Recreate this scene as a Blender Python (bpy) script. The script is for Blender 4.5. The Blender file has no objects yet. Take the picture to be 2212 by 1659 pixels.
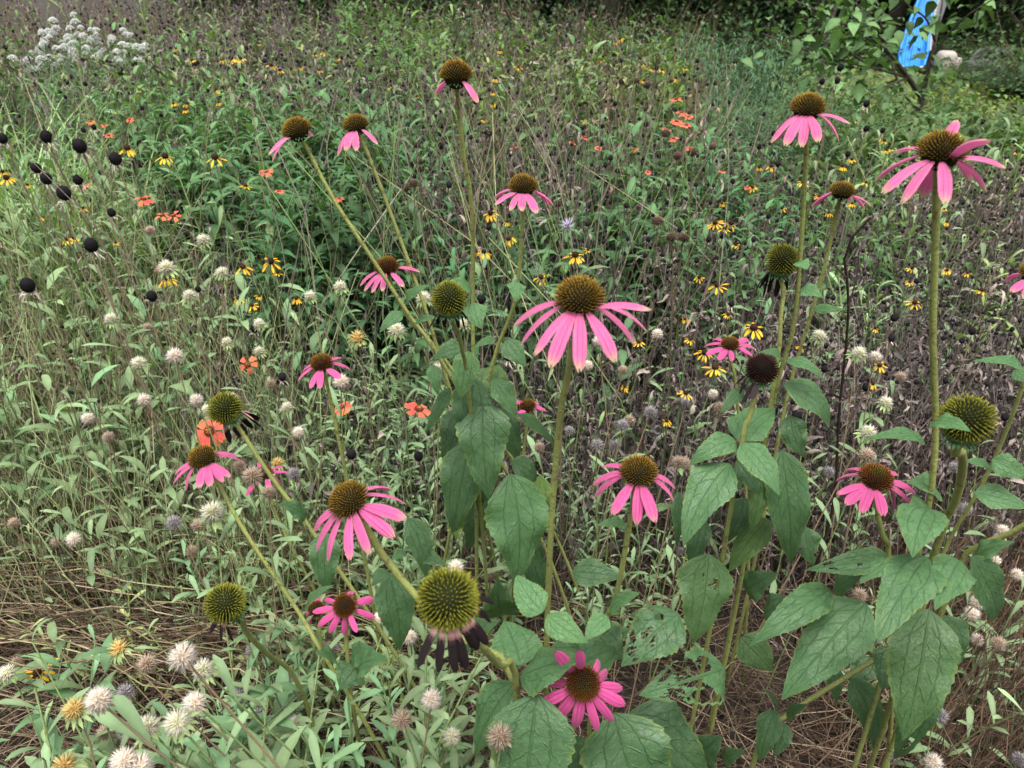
import bpy, math, random
import numpy as np
from mathutils import Matrix, Vector, Euler

rng = np.random.default_rng(7)
random.seed(7)
S = bpy.context.scene
C = S.collection
R = math.radians

# ------------------------------------------------------------------ camera
CAM_H, PITCH, FPX = 1.20, R(28), 1671.0        # eye height, downward tilt, focal length in photo units (2212 wide)
CX, CY = 1106.0, 829.5
cam = bpy.data.cameras.new('camera')
cam.sensor_width = 36.0
cam.lens = 36.0 * FPX / 2212.0
cam.clip_start, cam.clip_end = 0.02, 300.0
cam.dof.use_dof = True
cam.dof.focus_distance = 0.98
cam.dof.aperture_fstop = 13.0
camo = bpy.data.objects.new('camera', cam)
C.objects.link(camo)
camo.location = (0, 0, CAM_H)
camo.rotation_euler = (math.pi / 2 - PITCH, 0, 0)
S.camera = camo

# ------------------------------------------------------------------ light (bright overcast)
SUN_EL, SUN_AZ = R(70), R(-150)
w = bpy.data.worlds.new('World')
S.world = w
w.use_nodes = True
nt = w.node_tree
bg = nt.nodes['Background']
sky = nt.nodes.new('ShaderNodeTexSky')
sky.sky_type = 'NISHITA'
sky.sun_disc = False
sky.sun_elevation = SUN_EL
sky.sun_rotation = R(150)
sky.air_density, sky.dust_density, sky.ozone_density = 0.7, 6.0, 0.6
hs = nt.nodes.new('ShaderNodeHueSaturation')
hs.inputs['Saturation'].default_value = 0.35
nt.links.new(sky.outputs[0], hs.inputs['Color'])
nt.links.new(hs.outputs[0], bg.inputs[0])
bg.inputs[1].default_value = 0.085
sun = bpy.data.lights.new('sun', 'SUN')
sun.energy, sun.angle, sun.color = 1.5, R(40), (1.0, 0.985, 0.96)
suno = bpy.data.objects.new('sun', sun)
C.objects.link(suno)
sd = Vector((math.sin(SUN_AZ) * math.cos(SUN_EL), math.cos(SUN_AZ) * math.cos(SUN_EL), math.sin(SUN_EL)))
suno.rotation_euler = (-sd).to_track_quat('-Z', 'Y').to_euler()
S.view_settings.view_transform = 'Standard'
S.view_settings.look = 'None'
S.view_settings.exposure = 1.55
S.view_settings.gamma = 1.0
S.render.engine = 'CYCLES'
S.cycles.max_bounces = 6
S.cycles.diffuse_bounces = 3
S.cycles.glossy_bounces = 2
S.cycles.transmission_bounces = 3
S.cycles.use_denoising = True
S.cycles.denoiser = 'OPENIMAGEDENOISE'
S.cycles.denoising_input_passes = 'RGB_ALBEDO_NORMAL'
S.cycles.denoising_prefilter = 'ACCURATE'
S.cycles.caustics_reflective = S.cycles.caustics_refractive = False

# ------------------------------------------------------------------ picture -> place
sp, cp = math.sin(PITCH), math.cos(PITCH)
def ray(x, y):
    a, b = (x - CX) / FPX, -(y - CY) / FPX
    return np.array([a, cp + b * sp, -sp + b * cp])          # length 1 along the view axis
EYE = np.array([0, 0, CAM_H])
def at_depth(x, y, d): return EYE + ray(x, y) * d
def at_y(x, y, Y):
    r = ray(x, y)
    return EYE + r * (Y / r[1])
def at_z(x, y, z):
    r = ray(x, y)
    return EYE + r * ((z - CAM_H) / r[2])
def proj(P):
    P = np.asarray(P) - EYE
    d = P[..., 1] * cp - P[..., 2] * sp
    u = P[..., 1] * sp + P[..., 2] * cp
    return CX + FPX * P[..., 0] / d, CY - FPX * u / d, d
YMX = [-80, 0, 50, 100, 150, 200, 300, 400, 500, 600, 700, 800, 900, 1000, 1100, 1240]
YMY = [15.0, 7.6, 5.2, 4.2, 3.5, 3.05, 2.45, 2.05, 1.82, 1.66, 1.52, 1.42, 1.32, 1.22, 1.12, 1.00]
def canopy(y): return float(np.interp(y, YMX, YMY))     # how far off the tops of the meadow stand, per picture height
def nrm(v):
    v = np.asarray(v, float)
    return v / (np.linalg.norm(v, axis=-1, keepdims=True) + 1e-12)

# ------------------------------------------------------------------ materials
def new_mat(name):
    m = bpy.data.materials.new(name)
    m.use_nodes = True
    n = m.node_tree
    n.nodes.clear()
    return m, n
class NB:
    """small node builder"""
    def __init__(s, nt): s.nt = nt
    def n(s, t, **kw):
        o = s.nt.nodes.new(t)
        for k, v in kw.items(): setattr(o, k, v)
        return o
    def link(s, a, b): s.nt.links.new(a, b)
    def put(s, sock, v):
        if hasattr(v, 'is_linked') or isinstance(v, bpy.types.NodeSocket): s.link(v, sock)
        else: sock.default_value = v
    def m(s, op, a, b=0.0, c=None, clamp=False):
        o = s.n('ShaderNodeMath', operation=op, use_clamp=clamp)
        s.put(o.inputs[0], a); s.put(o.inputs[1], b)
        if c is not None: s.put(o.inputs[2], c)
        return o.outputs[0]
    def mix(s, f, a, b, mode='MIX'):
        o = s.n('ShaderNodeMix', data_type='RGBA', blend_type=mode)
        s.put(o.inputs[0], f); s.put(o.inputs[6], a); s.put(o.inputs[7], b)
        return o.outputs[2]
    def ss(s, x, lo, hi):
        o = s.n('ShaderNodeMapRange', interpolation_type='SMOOTHSTEP')
        s.put(o.inputs[0], x); o.inputs[1].default_value = lo; o.inputs[2].default_value = hi
        return o.outputs[0]
    def noise(s, vec, scale, detail=3.0, rough=0.55):
        o = s.n('ShaderNodeTexNoise')
        if vec is not None: s.link(vec, o.inputs['Vector'])
        o.inputs['Scale'].default_value = scale; o.inputs['Detail'].default_value = detail; o.inputs['Roughness'].default_value = rough
        return o.outputs[0]
    def attr(s, name, out='Color'):
        return s.n('ShaderNodeAttribute', attribute_name=name).outputs[out]
    def objrand(s): return s.n('ShaderNodeObjectInfo').outputs['Random']
    def co(s): return s.n('ShaderNodeTexCoord').outputs['Object']

def soft_mat(name, rough=0.55, trans=0.3, noise_scale=60.0, amount=0.35, spec=0.3, rand=0.25, bump=0.0, speck=None, tcol=(1.0, 1.0, 0.55, 1)):
    m, n = new_mat(name); b = NB(n)
    col = b.attr('col')
    co = b.co()
    nz = b.noise(co, noise_scale)
    f = b.m('MULTIPLY_ADD', nz, amount * 2, 1 - amount)
    r = b.m('MULTIPLY_ADD', b.objrand(), rand * 2, 1 - rand)
    f = b.m('MULTIPLY', f, r)
    cm = b.n('ShaderNodeVectorMath', operation='SCALE'); b.link(col, cm.inputs[0]); b.put(cm.inputs['Scale'], f)
    c = cm.outputs[0]
    if speck:
        s = b.ss(b.noise(co, speck[0], 2.0), 0.56, 0.68)
        c = b.mix(b.m('MULTIPLY', s, speck[2]), c, speck[1])
    p = b.n('ShaderNodeBsdfPrincipled')
    b.put(p.inputs['Base Color'], c); p.inputs['Roughness'].default_value = rough; p.inputs['Specular IOR Level'].default_value = spec
    if bump:
        bp = b.n('ShaderNodeBump'); bp.inputs['Strength'].default_value = bump; bp.inputs['Distance'].default_value = 0.002
        b.link(b.noise(co, noise_scale * 4), bp.inputs['Height']); b.link(bp.outputs[0], p.inputs['Normal'])
    out = b.n('ShaderNodeOutputMaterial')
    if trans > 0:
        t = b.n('ShaderNodeBsdfTranslucent')
        b.put(t.inputs[0], b.mix(1.0, c, tcol, 'MULTIPLY'))
        ms = b.n('ShaderNodeMixShader'); ms.inputs[0].default_value = trans
        b.link(p.outputs[0], ms.inputs[1]); b.link(t.outputs[0], ms.inputs[2]); b.link(ms.outputs[0], out.inputs[0])
    else:
        b.link(p.outputs[0], out.inputs[0])
    return m

def hero_leaf_mat():
    m, n = new_mat('coneflower leaf'); b = NB(n)
    col = b.attr('col')
    sep = b.n('ShaderNodeSeparateXYZ'); b.link(b.attr('lf', 'Vector'), sep.inputs[0])
    u, v, sd_ = sep.outputs[0], sep.outputs[1], sep.outputs[2]
    U = b.m('ABSOLUTE', b.m('MULTIPLY_ADD', u, 2.0, -1.0))
    cv = b.n('ShaderNodeCombineXYZ')
    b.link(u, cv.inputs[0]); b.link(b.m('MULTIPLY', v, 2.2), cv.inputs[1]); b.link(sd_, cv.inputs[2])
    vec = cv.outputs[0]
    wob = b.m('MULTIPLY_ADD', b.noise(vec, 4.0, 2.0), 0.16, -0.08)
    Uw = b.m('ADD', U, wob)
    mid = b.ss(U, 0.055, 0.012)
    dl = b.m('ABSOLUTE', b.m('SUBTRACT', Uw, b.m('MULTIPLY_ADD', v, 0.28, 0.36)))
    lat = b.m('MULTIPLY', b.ss(dl, 0.035, 0.006), b.ss(v, 0.85, 0.55))
    ph = b.m('FRACT', b.m('ADD', b.m('MULTIPLY', v, 6.5), b.m('ADD', b.m('MULTIPLY', Uw, -1.9), b.m('MULTIPLY', wob, 4.0))))
    sl = b.m('MULTIPLY', b.ss(b.m('ABSOLUTE', b.m('SUBTRACT', ph, 0.5)), 0.08, 0.01), b.ss(b.noise(vec, 5.0, 2.0), 0.35, 0.55))
    vo = b.n('ShaderNodeTexVoronoi', feature='DISTANCE_TO_EDGE'); b.link(vec, vo.inputs['Vector']); vo.inputs['Scale'].default_value = 13.0
    net = b.ss(vo.outputs['Distance'], 0.06, 0.0)
    vein = b.m('MAXIMUM', mid, b.m('MAXIMUM', b.m('MULTIPLY', lat, 0.9), b.m('MULTIPLY', sl, 0.7)))
    nz = b.noise(vec, 7.0, 4.0, 0.6)
    base = b.mix(b.ss(nz, 0.35, 0.7), col, b.mix(1.0, col, (1.3, 1.28, 1.15, 1), 'MULTIPLY'))
    c = b.mix(b.m('MULTIPLY', vein, 0.38), base, b.mix(1.0, col, (0.5, 0.55, 0.5, 1), 'MULTIPLY'))
    c = b.mix(b.m('MULTIPLY', net, 0.22), c, b.mix(1.0, col, (1.5, 1.5, 1.3, 1), 'MULTIPLY'))
    fl = b.m('MULTIPLY', b.ss(b.noise(vec, 46.0, 2.0, 0.4), 0.64, 0.70), b.ss(b.noise(vec, 3.5, 2.0), 0.42, 0.62))
    c = b.mix(b.m('MULTIPLY', fl, 0.75), c, (0.24, 0.31, 0.19, 1))
    edge = b.m('MULTIPLY', b.ss(b.m('ADD', U, wob), 0.86, 1.0), b.ss(b.noise(vec, 2.5, 2.0), 0.35, 0.6))
    c = b.mix(b.m('MULTIPLY', edge, 0.6), c, (0.19, 0.24, 0.05, 1))
    yel = b.m('MULTIPLY', b.ss(b.noise(vec, 1.6, 2.0), 0.55, 0.75), b.ss(v, 0.35, 0.9))
    c = b.mix(b.m('MULTIPLY', yel, 0.35), c, (0.13, 0.19, 0.045, 1))
    tip = b.m('MULTIPLY', b.ss(b.m('ADD', v, wob), 0.955, 0.985), b.ss(sd_, 2.0, 6.0))
    c = b.mix(tip, c, (0.03, 0.02, 0.018, 1))
    p = b.n('ShaderNodeBsdfPrincipled')
    b.put(p.inputs['Base Color'], c); p.inputs['Roughness'].default_value = 0.46; p.inputs['Specular IOR Level'].default_value = 0.42
    h = b.m('MULTIPLY_ADD', vein, -1.0, b.m('MULTIPLY_ADD', net, -0.25, b.m('MULTIPLY', nz, 1.1)))
    bp = b.n('ShaderNodeBump'); bp.inputs['Strength'].default_value = 0.6; bp.inputs['Distance'].default_value = 0.0018
    b.link(h, bp.inputs['Height']); b.link(bp.outputs[0], p.inputs['Normal'])
    t = b.n('ShaderNodeBsdfTranslucent'); b.put(t.inputs[0], b.mix(1.0, c, (1.15, 1.2, 0.4, 1), 'MULTIPLY'))
    ms = b.n('ShaderNodeMixShader'); ms.inputs[0].default_value = 0.27
    out = b.n('ShaderNodeOutputMaterial')
    b.link(p.outputs[0], ms.inputs[1]); b.link(t.outputs[0], ms.inputs[2]); b.link(ms.outputs[0], out.inputs[0])
    return m

def petal_mat():
    m, n = new_mat('ray petal'); b = NB(n)
    col = b.attr('col')
    sep = b.n('ShaderNodeSeparateXYZ'); b.link(b.attr('lf', 'Vector'), sep.inputs[0])
    u, v = sep.outputs[0], sep.outputs[1]
    cv = b.n('ShaderNodeCombineXYZ'); b.link(b.m('MULTIPLY', u, 9.0), cv.inputs[0]); b.link(b.m('MULTIPLY', v, 1.2), cv.inputs[1]); b.link(sep.outputs[2], cv.inputs[2])
    st = b.noise(cv.outputs[0], 1.6, 3.0)
    gr = b.m('ABSOLUTE', b.m('SUBTRACT', b.m('FRACT', b.m('MULTIPLY', u, 3.0)), 0.5))
    gv = b.ss(gr, 0.40, 0.5)
    c = b.mix(b.m('MULTIPLY', b.ss(st, 0.45, 0.72), 0.3), col, b.mix(1.0, col, (0.78, 0.55, 0.75, 1), 'MULTIPLY'))
    c = b.mix(b.m('MULTIPLY', gv, 0.4), c, b.mix(1.0, col, (0.75, 0.55, 0.7, 1), 'MULTIPLY'))
    p = b.n('ShaderNodeBsdfPrincipled')
    b.put(p.inputs['Base Color'], c); p.inputs['Roughness'].default_value = 0.55; p.inputs['Specular IOR Level'].default_value = 0.25
    p.inputs['Sheen Weight'].default_value = 0.15
    bp = b.n('ShaderNodeBump'); bp.inputs['Strength'].default_value = 0.8; bp.inputs['Distance'].default_value = 0.0010
    b.link(b.m('SUBTRACT', st, gv), bp.inputs['Height']); b.link(bp.outputs[0], p.inputs['Normal'])
    t = b.n('ShaderNodeBsdfTranslucent'); b.put(t.inputs[0], c)
    ms = b.n('ShaderNodeMixShader'); ms.inputs[0].default_value = 0.3
    out = b.n('ShaderNodeOutputMaterial')
    b.link(p.outputs[0], ms.inputs[1]); b.link(t.outputs[0], ms.inputs[2]); b.link(ms.outputs[0], out.inputs[0])
    return m

def ground_mat():
    m, n = new_mat('litter soil'); b = NB(n)
    co = b.co()
    a = b.noise(co, 9.0, 8.0, 0.7); c2 = b.noise(co, 70.0, 5.0, 0.7)
    c = b.mix(b.ss(a, 0.35, 0.65), (0.014, 0.011, 0.009, 1), (0.040, 0.030, 0.022, 1))
    c = b.mix(b.m('MULTIPLY', b.ss(c2, 0.52, 0.66), 0.8), c, (0.075, 0.058, 0.044, 1))
    p = b.n('ShaderNodeBsdfPrincipled'); b.put(p.inputs['Base Color'], c); p.inputs['Roughness'].default_value = 0.95
    bp = b.n('ShaderNodeBump'); bp.inputs['Strength'].default_value = 0.9; bp.inputs['Distance'].default_value = 0.01
    b.link(b.m('ADD', a, c2), bp.inputs['Height']); b.link(bp.outputs[0], p.inputs['Normal'])
    out = b.n('ShaderNodeOutputMaterial'); b.link(p.outputs[0], out.inputs[0])
    return m
def plain_mat(name, ca, cb, scale, rough=0.8, bump=0.3, dist=0.01, spec=0.3, wave=None):
    m, n = new_mat(name); b = NB(n)
    co = b.co()
    a = b.noise(co, scale, 6.0, 0.65)
    c = b.mix(b.ss(a, 0.3, 0.7), ca, cb)
    p = b.n('ShaderNodeBsdfPrincipled'); b.put(p.inputs['Base Color'], c); p.inputs['Roughness'].default_value = rough; p.inputs['Specular IOR Level'].default_value = spec
    bp = b.n('ShaderNodeBump'); bp.inputs['Strength'].default_value = bump; bp.inputs['Distance'].default_value = dist
    b.link(b.noise(co, scale * 3, 6.0, 0.7), bp.inputs['Height']); b.link(bp.outputs[0], p.inputs['Normal'])
    out = b.n('ShaderNodeOutputMaterial'); b.link(p.outputs[0], out.inputs[0])
    return m

MAT = {
    'hero': hero_leaf_mat(), 'petal': petal_mat(),
    'stem': soft_mat('fresh stem', 0.5, 0.0, 90.0, 0.3, 0.25, 0.12, 0.6, (150.0, (0.10, 0.06, 0.028, 1), 0.6)),
    'leaf': soft_mat('meadow leaf', 0.6, 0.28, 45.0, 0.3, 0.2, 0.2, tcol=(1.1, 1.15, 0.5, 1)),
    'dry': soft_mat('dry stalk', 0.85, 0.0, 70.0, 0.4, 0.1, 0.25),
    'spine': soft_mat('cone spine', 0.7, 0.0, 300.0, 0.25, 0.06, 0.1),
    'thin': soft_mat('thin ray', 0.6, 0.25, 120.0, 0.2, 0.2, 0.12, tcol=(1, 1, 0.9, 1)),
    'fluff': soft_mat('seed bristle', 0.8, 0.3, 200.0, 0.2, 0.1, 0.12, tcol=(1, 1, 1, 1)),
    'soil': ground_mat(),
    'lawn': plain_mat('lawn turf', (0.05, 0.075, 0.02, 1), (0.12, 0.12, 0.05, 1), 3.0, 0.9, 0.6, 0.03),
    'bark': plain_mat('bark', (0.05, 0.04, 0.03, 1), (0.10, 0.085, 0.07, 1), 30.0, 0.9, 0.8, 0.01),
    'blue': plain_mat('blue plastic', (0.018, 0.20, 0.62, 1), (0.03, 0.25, 0.70, 1), 2.0, 0.4, 0.05, 0.004, 0.4),
    'grey': plain_mat('pale grey plastic', (0.34, 0.34, 0.38, 1), (0.45, 0.45, 0.48, 1), 4.0, 0.5, 0.05, 0.004),
    'beige': plain_mat('beige plastic', (0.36, 0.31, 0.28, 1), (0.44, 0.39, 0.35, 1), 5.0, 0.55, 0.08, 0.004),
    'stone': plain_mat('grey stone', (0.03, 0.03, 0.033, 1), (0.22, 0.22, 0.235, 1), 14.0, 0.9, 0.9, 0.03),
}

# ------------------------------------------------------------------ mesh building
class G:
    """a pile of geometry: vertices, faces, per-vertex colour and leaf coordinates"""
    def __init__(s): s.V, s.F, s.C, s.U, s.M, s.n = [], [], [], [], [], 0
    def add(s, V, F, col, uv=None, mat='leaf'):
        V = np.asarray(V, float).reshape(-1, 3)
        F = np.asarray(F, int)
        col = np.asarray(col, float)
        if col.ndim == 1: col = np.tile(col, (len(V), 1))
        if uv is None: uv = np.zeros((len(V), 3))
        s.V.append(V); s.F.append(F + s.n); s.C.append(col); s.U.append(uv); s.M.append(mat); s.n += len(V)
        return s
    def join(s, o, M=None, tint=None):
        off = s.n
        for V, F, c, u, m in zip(o.V, o.F, o.C, o.U, o.M):
            if M is not None: V = V @ M[:3, :3].T + M[:3, 3]
            s.V.append(V); s.F.append(F + off); s.C.append(c if tint is None else c * tint); s.U.append(u); s.M.append(m); s.n += len(V)
        return s
    def scatter(s, o, Ms, tints):
        """many transformed copies at once: Ms (N,4,4), tints (N,3)"""
        if len(Ms) == 0: return s
        Ms = np.asarray(Ms); tints = np.asarray(tints)
        base = 0
        Vall = np.concatenate(o.V); Call = np.concatenate(o.C); Uall = np.concatenate(o.U)
        nv, N = len(Vall), len(Ms)
        V = np.einsum('nij,vj->nvi', Ms[:, :3, :3], Vall) + Ms[:, None, :3, 3]
        Cc = Call[None] * tints[:, None, :]
        U = np.tile(Uall, (N, 1))
        offs = s.n + np.arange(N) * nv
        first = True
        for F, m in zip(o.F, o.M):
            F2 = (F[None] + offs[:, None, None]).reshape(-1, F.shape[1])
            if first:
                s.V.append(V.reshape(-1, 3)); s.C.append(Cc.reshape(-1, 3)); s.U.append(U)
                first = False
            else:
                s.V.append(np.zeros((0, 3))); s.C.append(np.zeros((0, 3))); s.U.append(np.zeros((0, 3)))
            s.F.append(F2); s.M.append(m)
        s.n += nv * N
        return s
    def mesh(s, name, smooth=True):
        me = bpy.data.meshes.new(name)
        V = np.concatenate(s.V).astype(np.float32); Cc = np.concatenate(s.C); U = np.concatenate(s.U)
        mats = []
        for m in s.M:
            if m not in mats: mats.append(m)
        idx = np.concatenate([F.reshape(-1) for F in s.F]).astype(np.int32)
        tot = np.concatenate([np.full(len(F), F.shape[1]) for F in s.F]).astype(np.int32)
        start = np.concatenate([[0], np.cumsum(tot)[:-1]]).astype(np.int32)
        mi = np.concatenate([np.full(len(F), mats.index(m)) for F, m in zip(s.F, s.M)]).astype(np.int32)
        me.vertices.add(len(V)); me.loops.add(len(idx)); me.polygons.add(len(tot))
        me.vertices.foreach_set('co', V.ravel())
        me.loops.foreach_set('vertex_index', idx)
        me.polygons.foreach_set('loop_start', start)
        me.polygons.foreach_set('material_index', mi)
        me.polygons.foreach_set('use_smooth', np.full(len(tot), smooth))
        a = me.attributes.new('col', 'FLOAT_COLOR', 'POINT')
        a.data.foreach_set('color', np.concatenate([Cc, np.ones((len(Cc), 1))], 1).astype(np.float32).ravel())
        if np.any(U):
            a = me.attributes.new('lf', 'FLOAT_VECTOR', 'POINT')
            a.data.foreach_set('vector', U.astype(np.float32).ravel())
        for m in mats: me.materials.append(MAT[m])
        me.update(calc_edges=True)
        return me

def tube(P, rad, sides=5, cap=False):
    P = np.asarray(P, float); n = len(P)
    rad = np.broadcast_to(np.asarray(rad, float), (n,))
    T = nrm(np.gradient(P, axis=0))
    up = np.array([0.31, 0.17, 0.93]) if abs(T[0][2]) < 0.8 else np.array([0.9, 0.3, 0.1])
    A = nrm(np.cross(T, up)); B = np.cross(T, A)
    a = np.arange(sides) * 2 * math.pi / sides
    V = P[:, None] + rad[:, None, None] * (np.cos(a)[None, :, None] * A[:, None] + np.sin(a)[None, :, None] * B[:, None])
    V = V.reshape(-1, 3)
    i, j = np.meshgrid(np.arange(n - 1), np.arange(sides), indexing='ij')
    k = (j + 1) % sides
    F = np.stack([i * sides + j, i * sides + k, (i + 1) * sides + k, (i + 1) * sides + j], -1).reshape(-1, 4)
    return V, F
def smooth_line(P, n):
    """Catmull-Rom through the points, n samples"""
    P = np.asarray(P, float)
    if len(P) == 2:
        t = np.linspace(0, 1, n)[:, None]
        return P[0] * (1 - t) + P[1] * t
    Q = np.vstack([2 * P[0] - P[1], P, 2 * P[-1] - P[-2]])
    d = np.concatenate([[0], np.cumsum(np.linalg.norm(np.diff(P, axis=0), axis=1))])
    s = np.linspace(0, d[-1], n)
    out = []
    for x in s:
        i = min(max(np.searchsorted(d, x, side='right') - 1, 0), len(P) - 2)
        t = (x - d[i]) / (d[i + 1] - d[i] + 1e-9)
        p0, p1, p2, p3 = Q[i:i + 4]
        out.append(0.5 * (2 * p1 + (p2 - p0) * t + (2 * p0 - 5 * p1 + 4 * p2 - p3) * t * t + (3 * p1 - p0 - 3 * p2 + p3) * t ** 3))
    return np.array(out)
def blade(P, side, nor, hw, cols=2, fold=0.15, wave=0.0, seed=0.0, lift=None):
    """a leaf or petal blade along centre line P; side and nor per point; hw half width per point"""
    n = len(P)
    u = np.linspace(-1, 1, cols + 1)
    V = P[:, None] + u[None, :, None] * (hw[:, None, None] * side[:, None])
    z = -fold * 0 + fold * np.abs(u)[None, :] * hw[:, None]
    if wave:
        v = np.linspace(0, 1, n)
        z = z + wave * hw[:, None] * np.abs(u)[None] ** 1.5 * np.sin(v[:, None] * 15 + seed + (u[None] > 0) * 2.1)
    if lift is not None: z = z + lift
    V = V + z[..., None] * nor[:, None]
    uv = np.zeros((n, cols + 1, 3))
    uv[..., 0] = (u[None] + 1) / 2; uv[..., 1] = np.linspace(0, 1, n)[:, None]; uv[..., 2] = seed
    i, j = np.meshgrid(np.arange(n - 1), np.arange(cols), indexing='ij')
    c = cols + 1
    F = np.stack([i * c + j, i * c + j + 1, (i + 1) * c + j + 1, (i + 1) * c + j], -1).reshape(-1, 4)
    return V.reshape(-1, 3), F, uv.reshape(-1, 3)
def arc_line(L, e0, e1, n):
    """centre line in the X-Z plane leaving the origin along +X, elevation e0 -> e1; returns points, side, normal"""
    e = np.linspace(e0, e1, n)
    d = np.stack([np.cos(e), np.zeros(n), np.sin(e)], 1)
    P = np.vstack([[0, 0, 0], np.cumsum((d[1:] + d[:-1]) / 2 * L / (n - 1), axis=0)])
    side = np.tile([0.0, 1.0, 0.0], (n, 1))
    nor = np.stack([-np.sin(e), np.zeros(n), np.cos(e)], 1)
    return P, side, nor
def rotz(a): 
    c, s = math.cos(a), math.sin(a)
    return np.array([[c, -s, 0], [s, c, 0], [0, 0, 1]])
def M4(R3=None, t=None, s=1.0):
    M = np.eye(4)
    if R3 is not None: M[:3, :3] = R3
    M[:3, :3] *= s
    if t is not None: M[:3, 3] = t
    return M
def frame(z, spin=0.0):
    """rotation whose Z column is z"""
    z = nrm(z)
    x = np.array([1.0, 0, 0]) if abs(z[0]) < 0.9 else np.array([0, 1.0, 0])
    x = nrm(x - z * np.dot(x, z)); y = np.cross(z, x)
    return np.stack([x, y, z], 1) @ rotz(spin)
def sphere(r, rz, nu=8, nv=5, lo=-1.0):
    th = np.linspace(0, math.pi * (0.5 - lo * 0.5) if lo > -1 else math.pi, nv + 1)
    V = np.array([[r * math.sin(t) * math.cos(a), r * math.sin(t) * math.sin(a), rz * math.cos(t)] for t in th for a in np.arange(nu) * 2 * math.pi / nu])
    i, j = np.meshgrid(np.arange(nv), np.arange(nu), indexing='ij')
    k = (j + 1) % nu
    F = np.stack([i * nu + j, (i + 1) * nu + j, (i + 1) * nu + k, i * nu + k], -1).reshape(-1, 4)
    return V, F

# ------------------------------------------------------------------ objects
def empty(name, label, cat, loc, group=None, kind=None):
    o = bpy.data.objects.new(name, None)
    o.empty_display_size = 0.02
    C.objects.link(o)
    o.location = loc
    o['label'] = label; o['category'] = cat
    if group: o['group'] = group
    if kind: o['kind'] = kind
    return o
def part(name, g, parent=None, M=None, kind=None, label=None, smooth=True):
    me = g.mesh(name, smooth) if isinstance(g, G) else g
    o = bpy.data.objects.new(name, me)
    C.objects.link(o)
    if parent is not None: o.parent = parent
    if M is not None: o.matrix_local = Matrix(M.tolist() if hasattr(M, 'tolist') else M)
    if kind: o['kind'] = kind
    if label: o['label'] = label
    return o

# colours (albedo)
PINK, PINKD, PALE = np.array([0.66, 0.085, 0.29]), np.array([0.62, 0.07, 0.26]), np.array([0.72, 0.20, 0.36])
TIPG = np.array([0.55, 0.55, 0.22])
GREEN = np.array([0.055, 0.122, 0.048])
SAGE = np.array([0.185, 0.275, 0.14])
BERG = np.array([0.075, 0.16, 0.066])
STEMG = np.array([0.25, 0.28, 0.085])
DEADC = np.array([0.165, 0.14, 0.125])
STRAW = np.array([0.26, 0.19, 0.12])
BLACK = np.array([0.012, 0.010, 0.012])

LAND = []          # landmarks for telling look-alikes apart: (x, y, phrase)
USED = {}
def where(x, y, i=0, j=None):
    d = sorted(LAND, key=lambda q: (q[0] - x) ** 2 + (q[1] - y) ** 2)
    lx, ly, ph = d[i][:3]
    dx, dy = x - lx, y - ly
    if abs(dx) > 1.6 * abs(dy): rel = 'left of' if dx < 0 else 'right of'
    elif abs(dy) > 1.6 * abs(dx): rel = 'above' if dy < 0 else 'below'
    else: rel = ('up' if dy < 0 else 'down') + ('-left from' if dx < 0 else '-right from')
    dist = math.hypot(dx, dy)
    pre = 'close ' if dist < 75 else '' if dist < 190 else 'well '
    if rel in ('above', 'below'): pre = {'close ': 'just ', '': '', 'well ': 'far '}[pre]
    return pre + rel + ' ' + ph
def unique_label(desc, x, y):
    best = None
    for i in (0, 1, 2, 3):
        s = f'{desc} {where(x, y, i)}'
        if len(s.split()) > 16: continue
        best = best or s
        if s not in USED:
            USED[s] = 1
            return s
    d = sorted(LAND, key=lambda q: (q[0] - x) ** 2 + (q[1] - y) ** 2)[:7]
    for i in range(len(d)):
        for j in range(i + 1, len(d)):
            a = nrm([d[i][0] - x, d[i][1] - y]); c = nrm([d[j][0] - x, d[j][1] - y])
            if float(np.dot(a, c)) > -.5: continue
            s = f'{desc} between {d[i][2]} and {d[j][2]}'
            if len(s.split()) <= 16 and s not in USED:
                USED[s] = 1
                return s
    USED[best] += 1
    return best

# ------------------------------------------------------------------ ground, lawn
def sheet(name, mat, x0, x1, y0, y1, z, nx, ny, amp, label):
    X, Y = np.meshgrid(np.linspace(x0, x1, nx), np.linspace(y0, y1, ny))
    Z = z + amp * (np.sin(X * 3.1 + Y * 1.7) * np.sin(Y * 2.3 - X) + 0.5 * np.sin(X * 9.7) * np.sin(Y * 8.3))
    V = np.stack([X, Y, Z], -1).reshape(-1, 3)
    i, j = np.meshgrid(np.arange(ny - 1), np.arange(nx - 1), indexing='ij')
    F = np.stack([i * nx + j, i * nx + j + 1, (i + 1) * nx + j + 1, (i + 1) * nx + j], -1).reshape(-1, 4)
    o = part(name, G().add(V, F, (0.05, 0.04, 0.03), None, mat), kind='structure')
    o['label'] = label
    return o
sheet('ground', 'soil', -45, 45, -25, 65, 0.0, 181, 181, 0.006, 'brown soil and leaf litter under the whole meadow')
sheet('lawn', 'lawn', 0.6, 14, 8.3, 15.0, 0.03, 60, 40, 0.004, 'mown patchy lawn behind the meadow at upper right')

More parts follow.
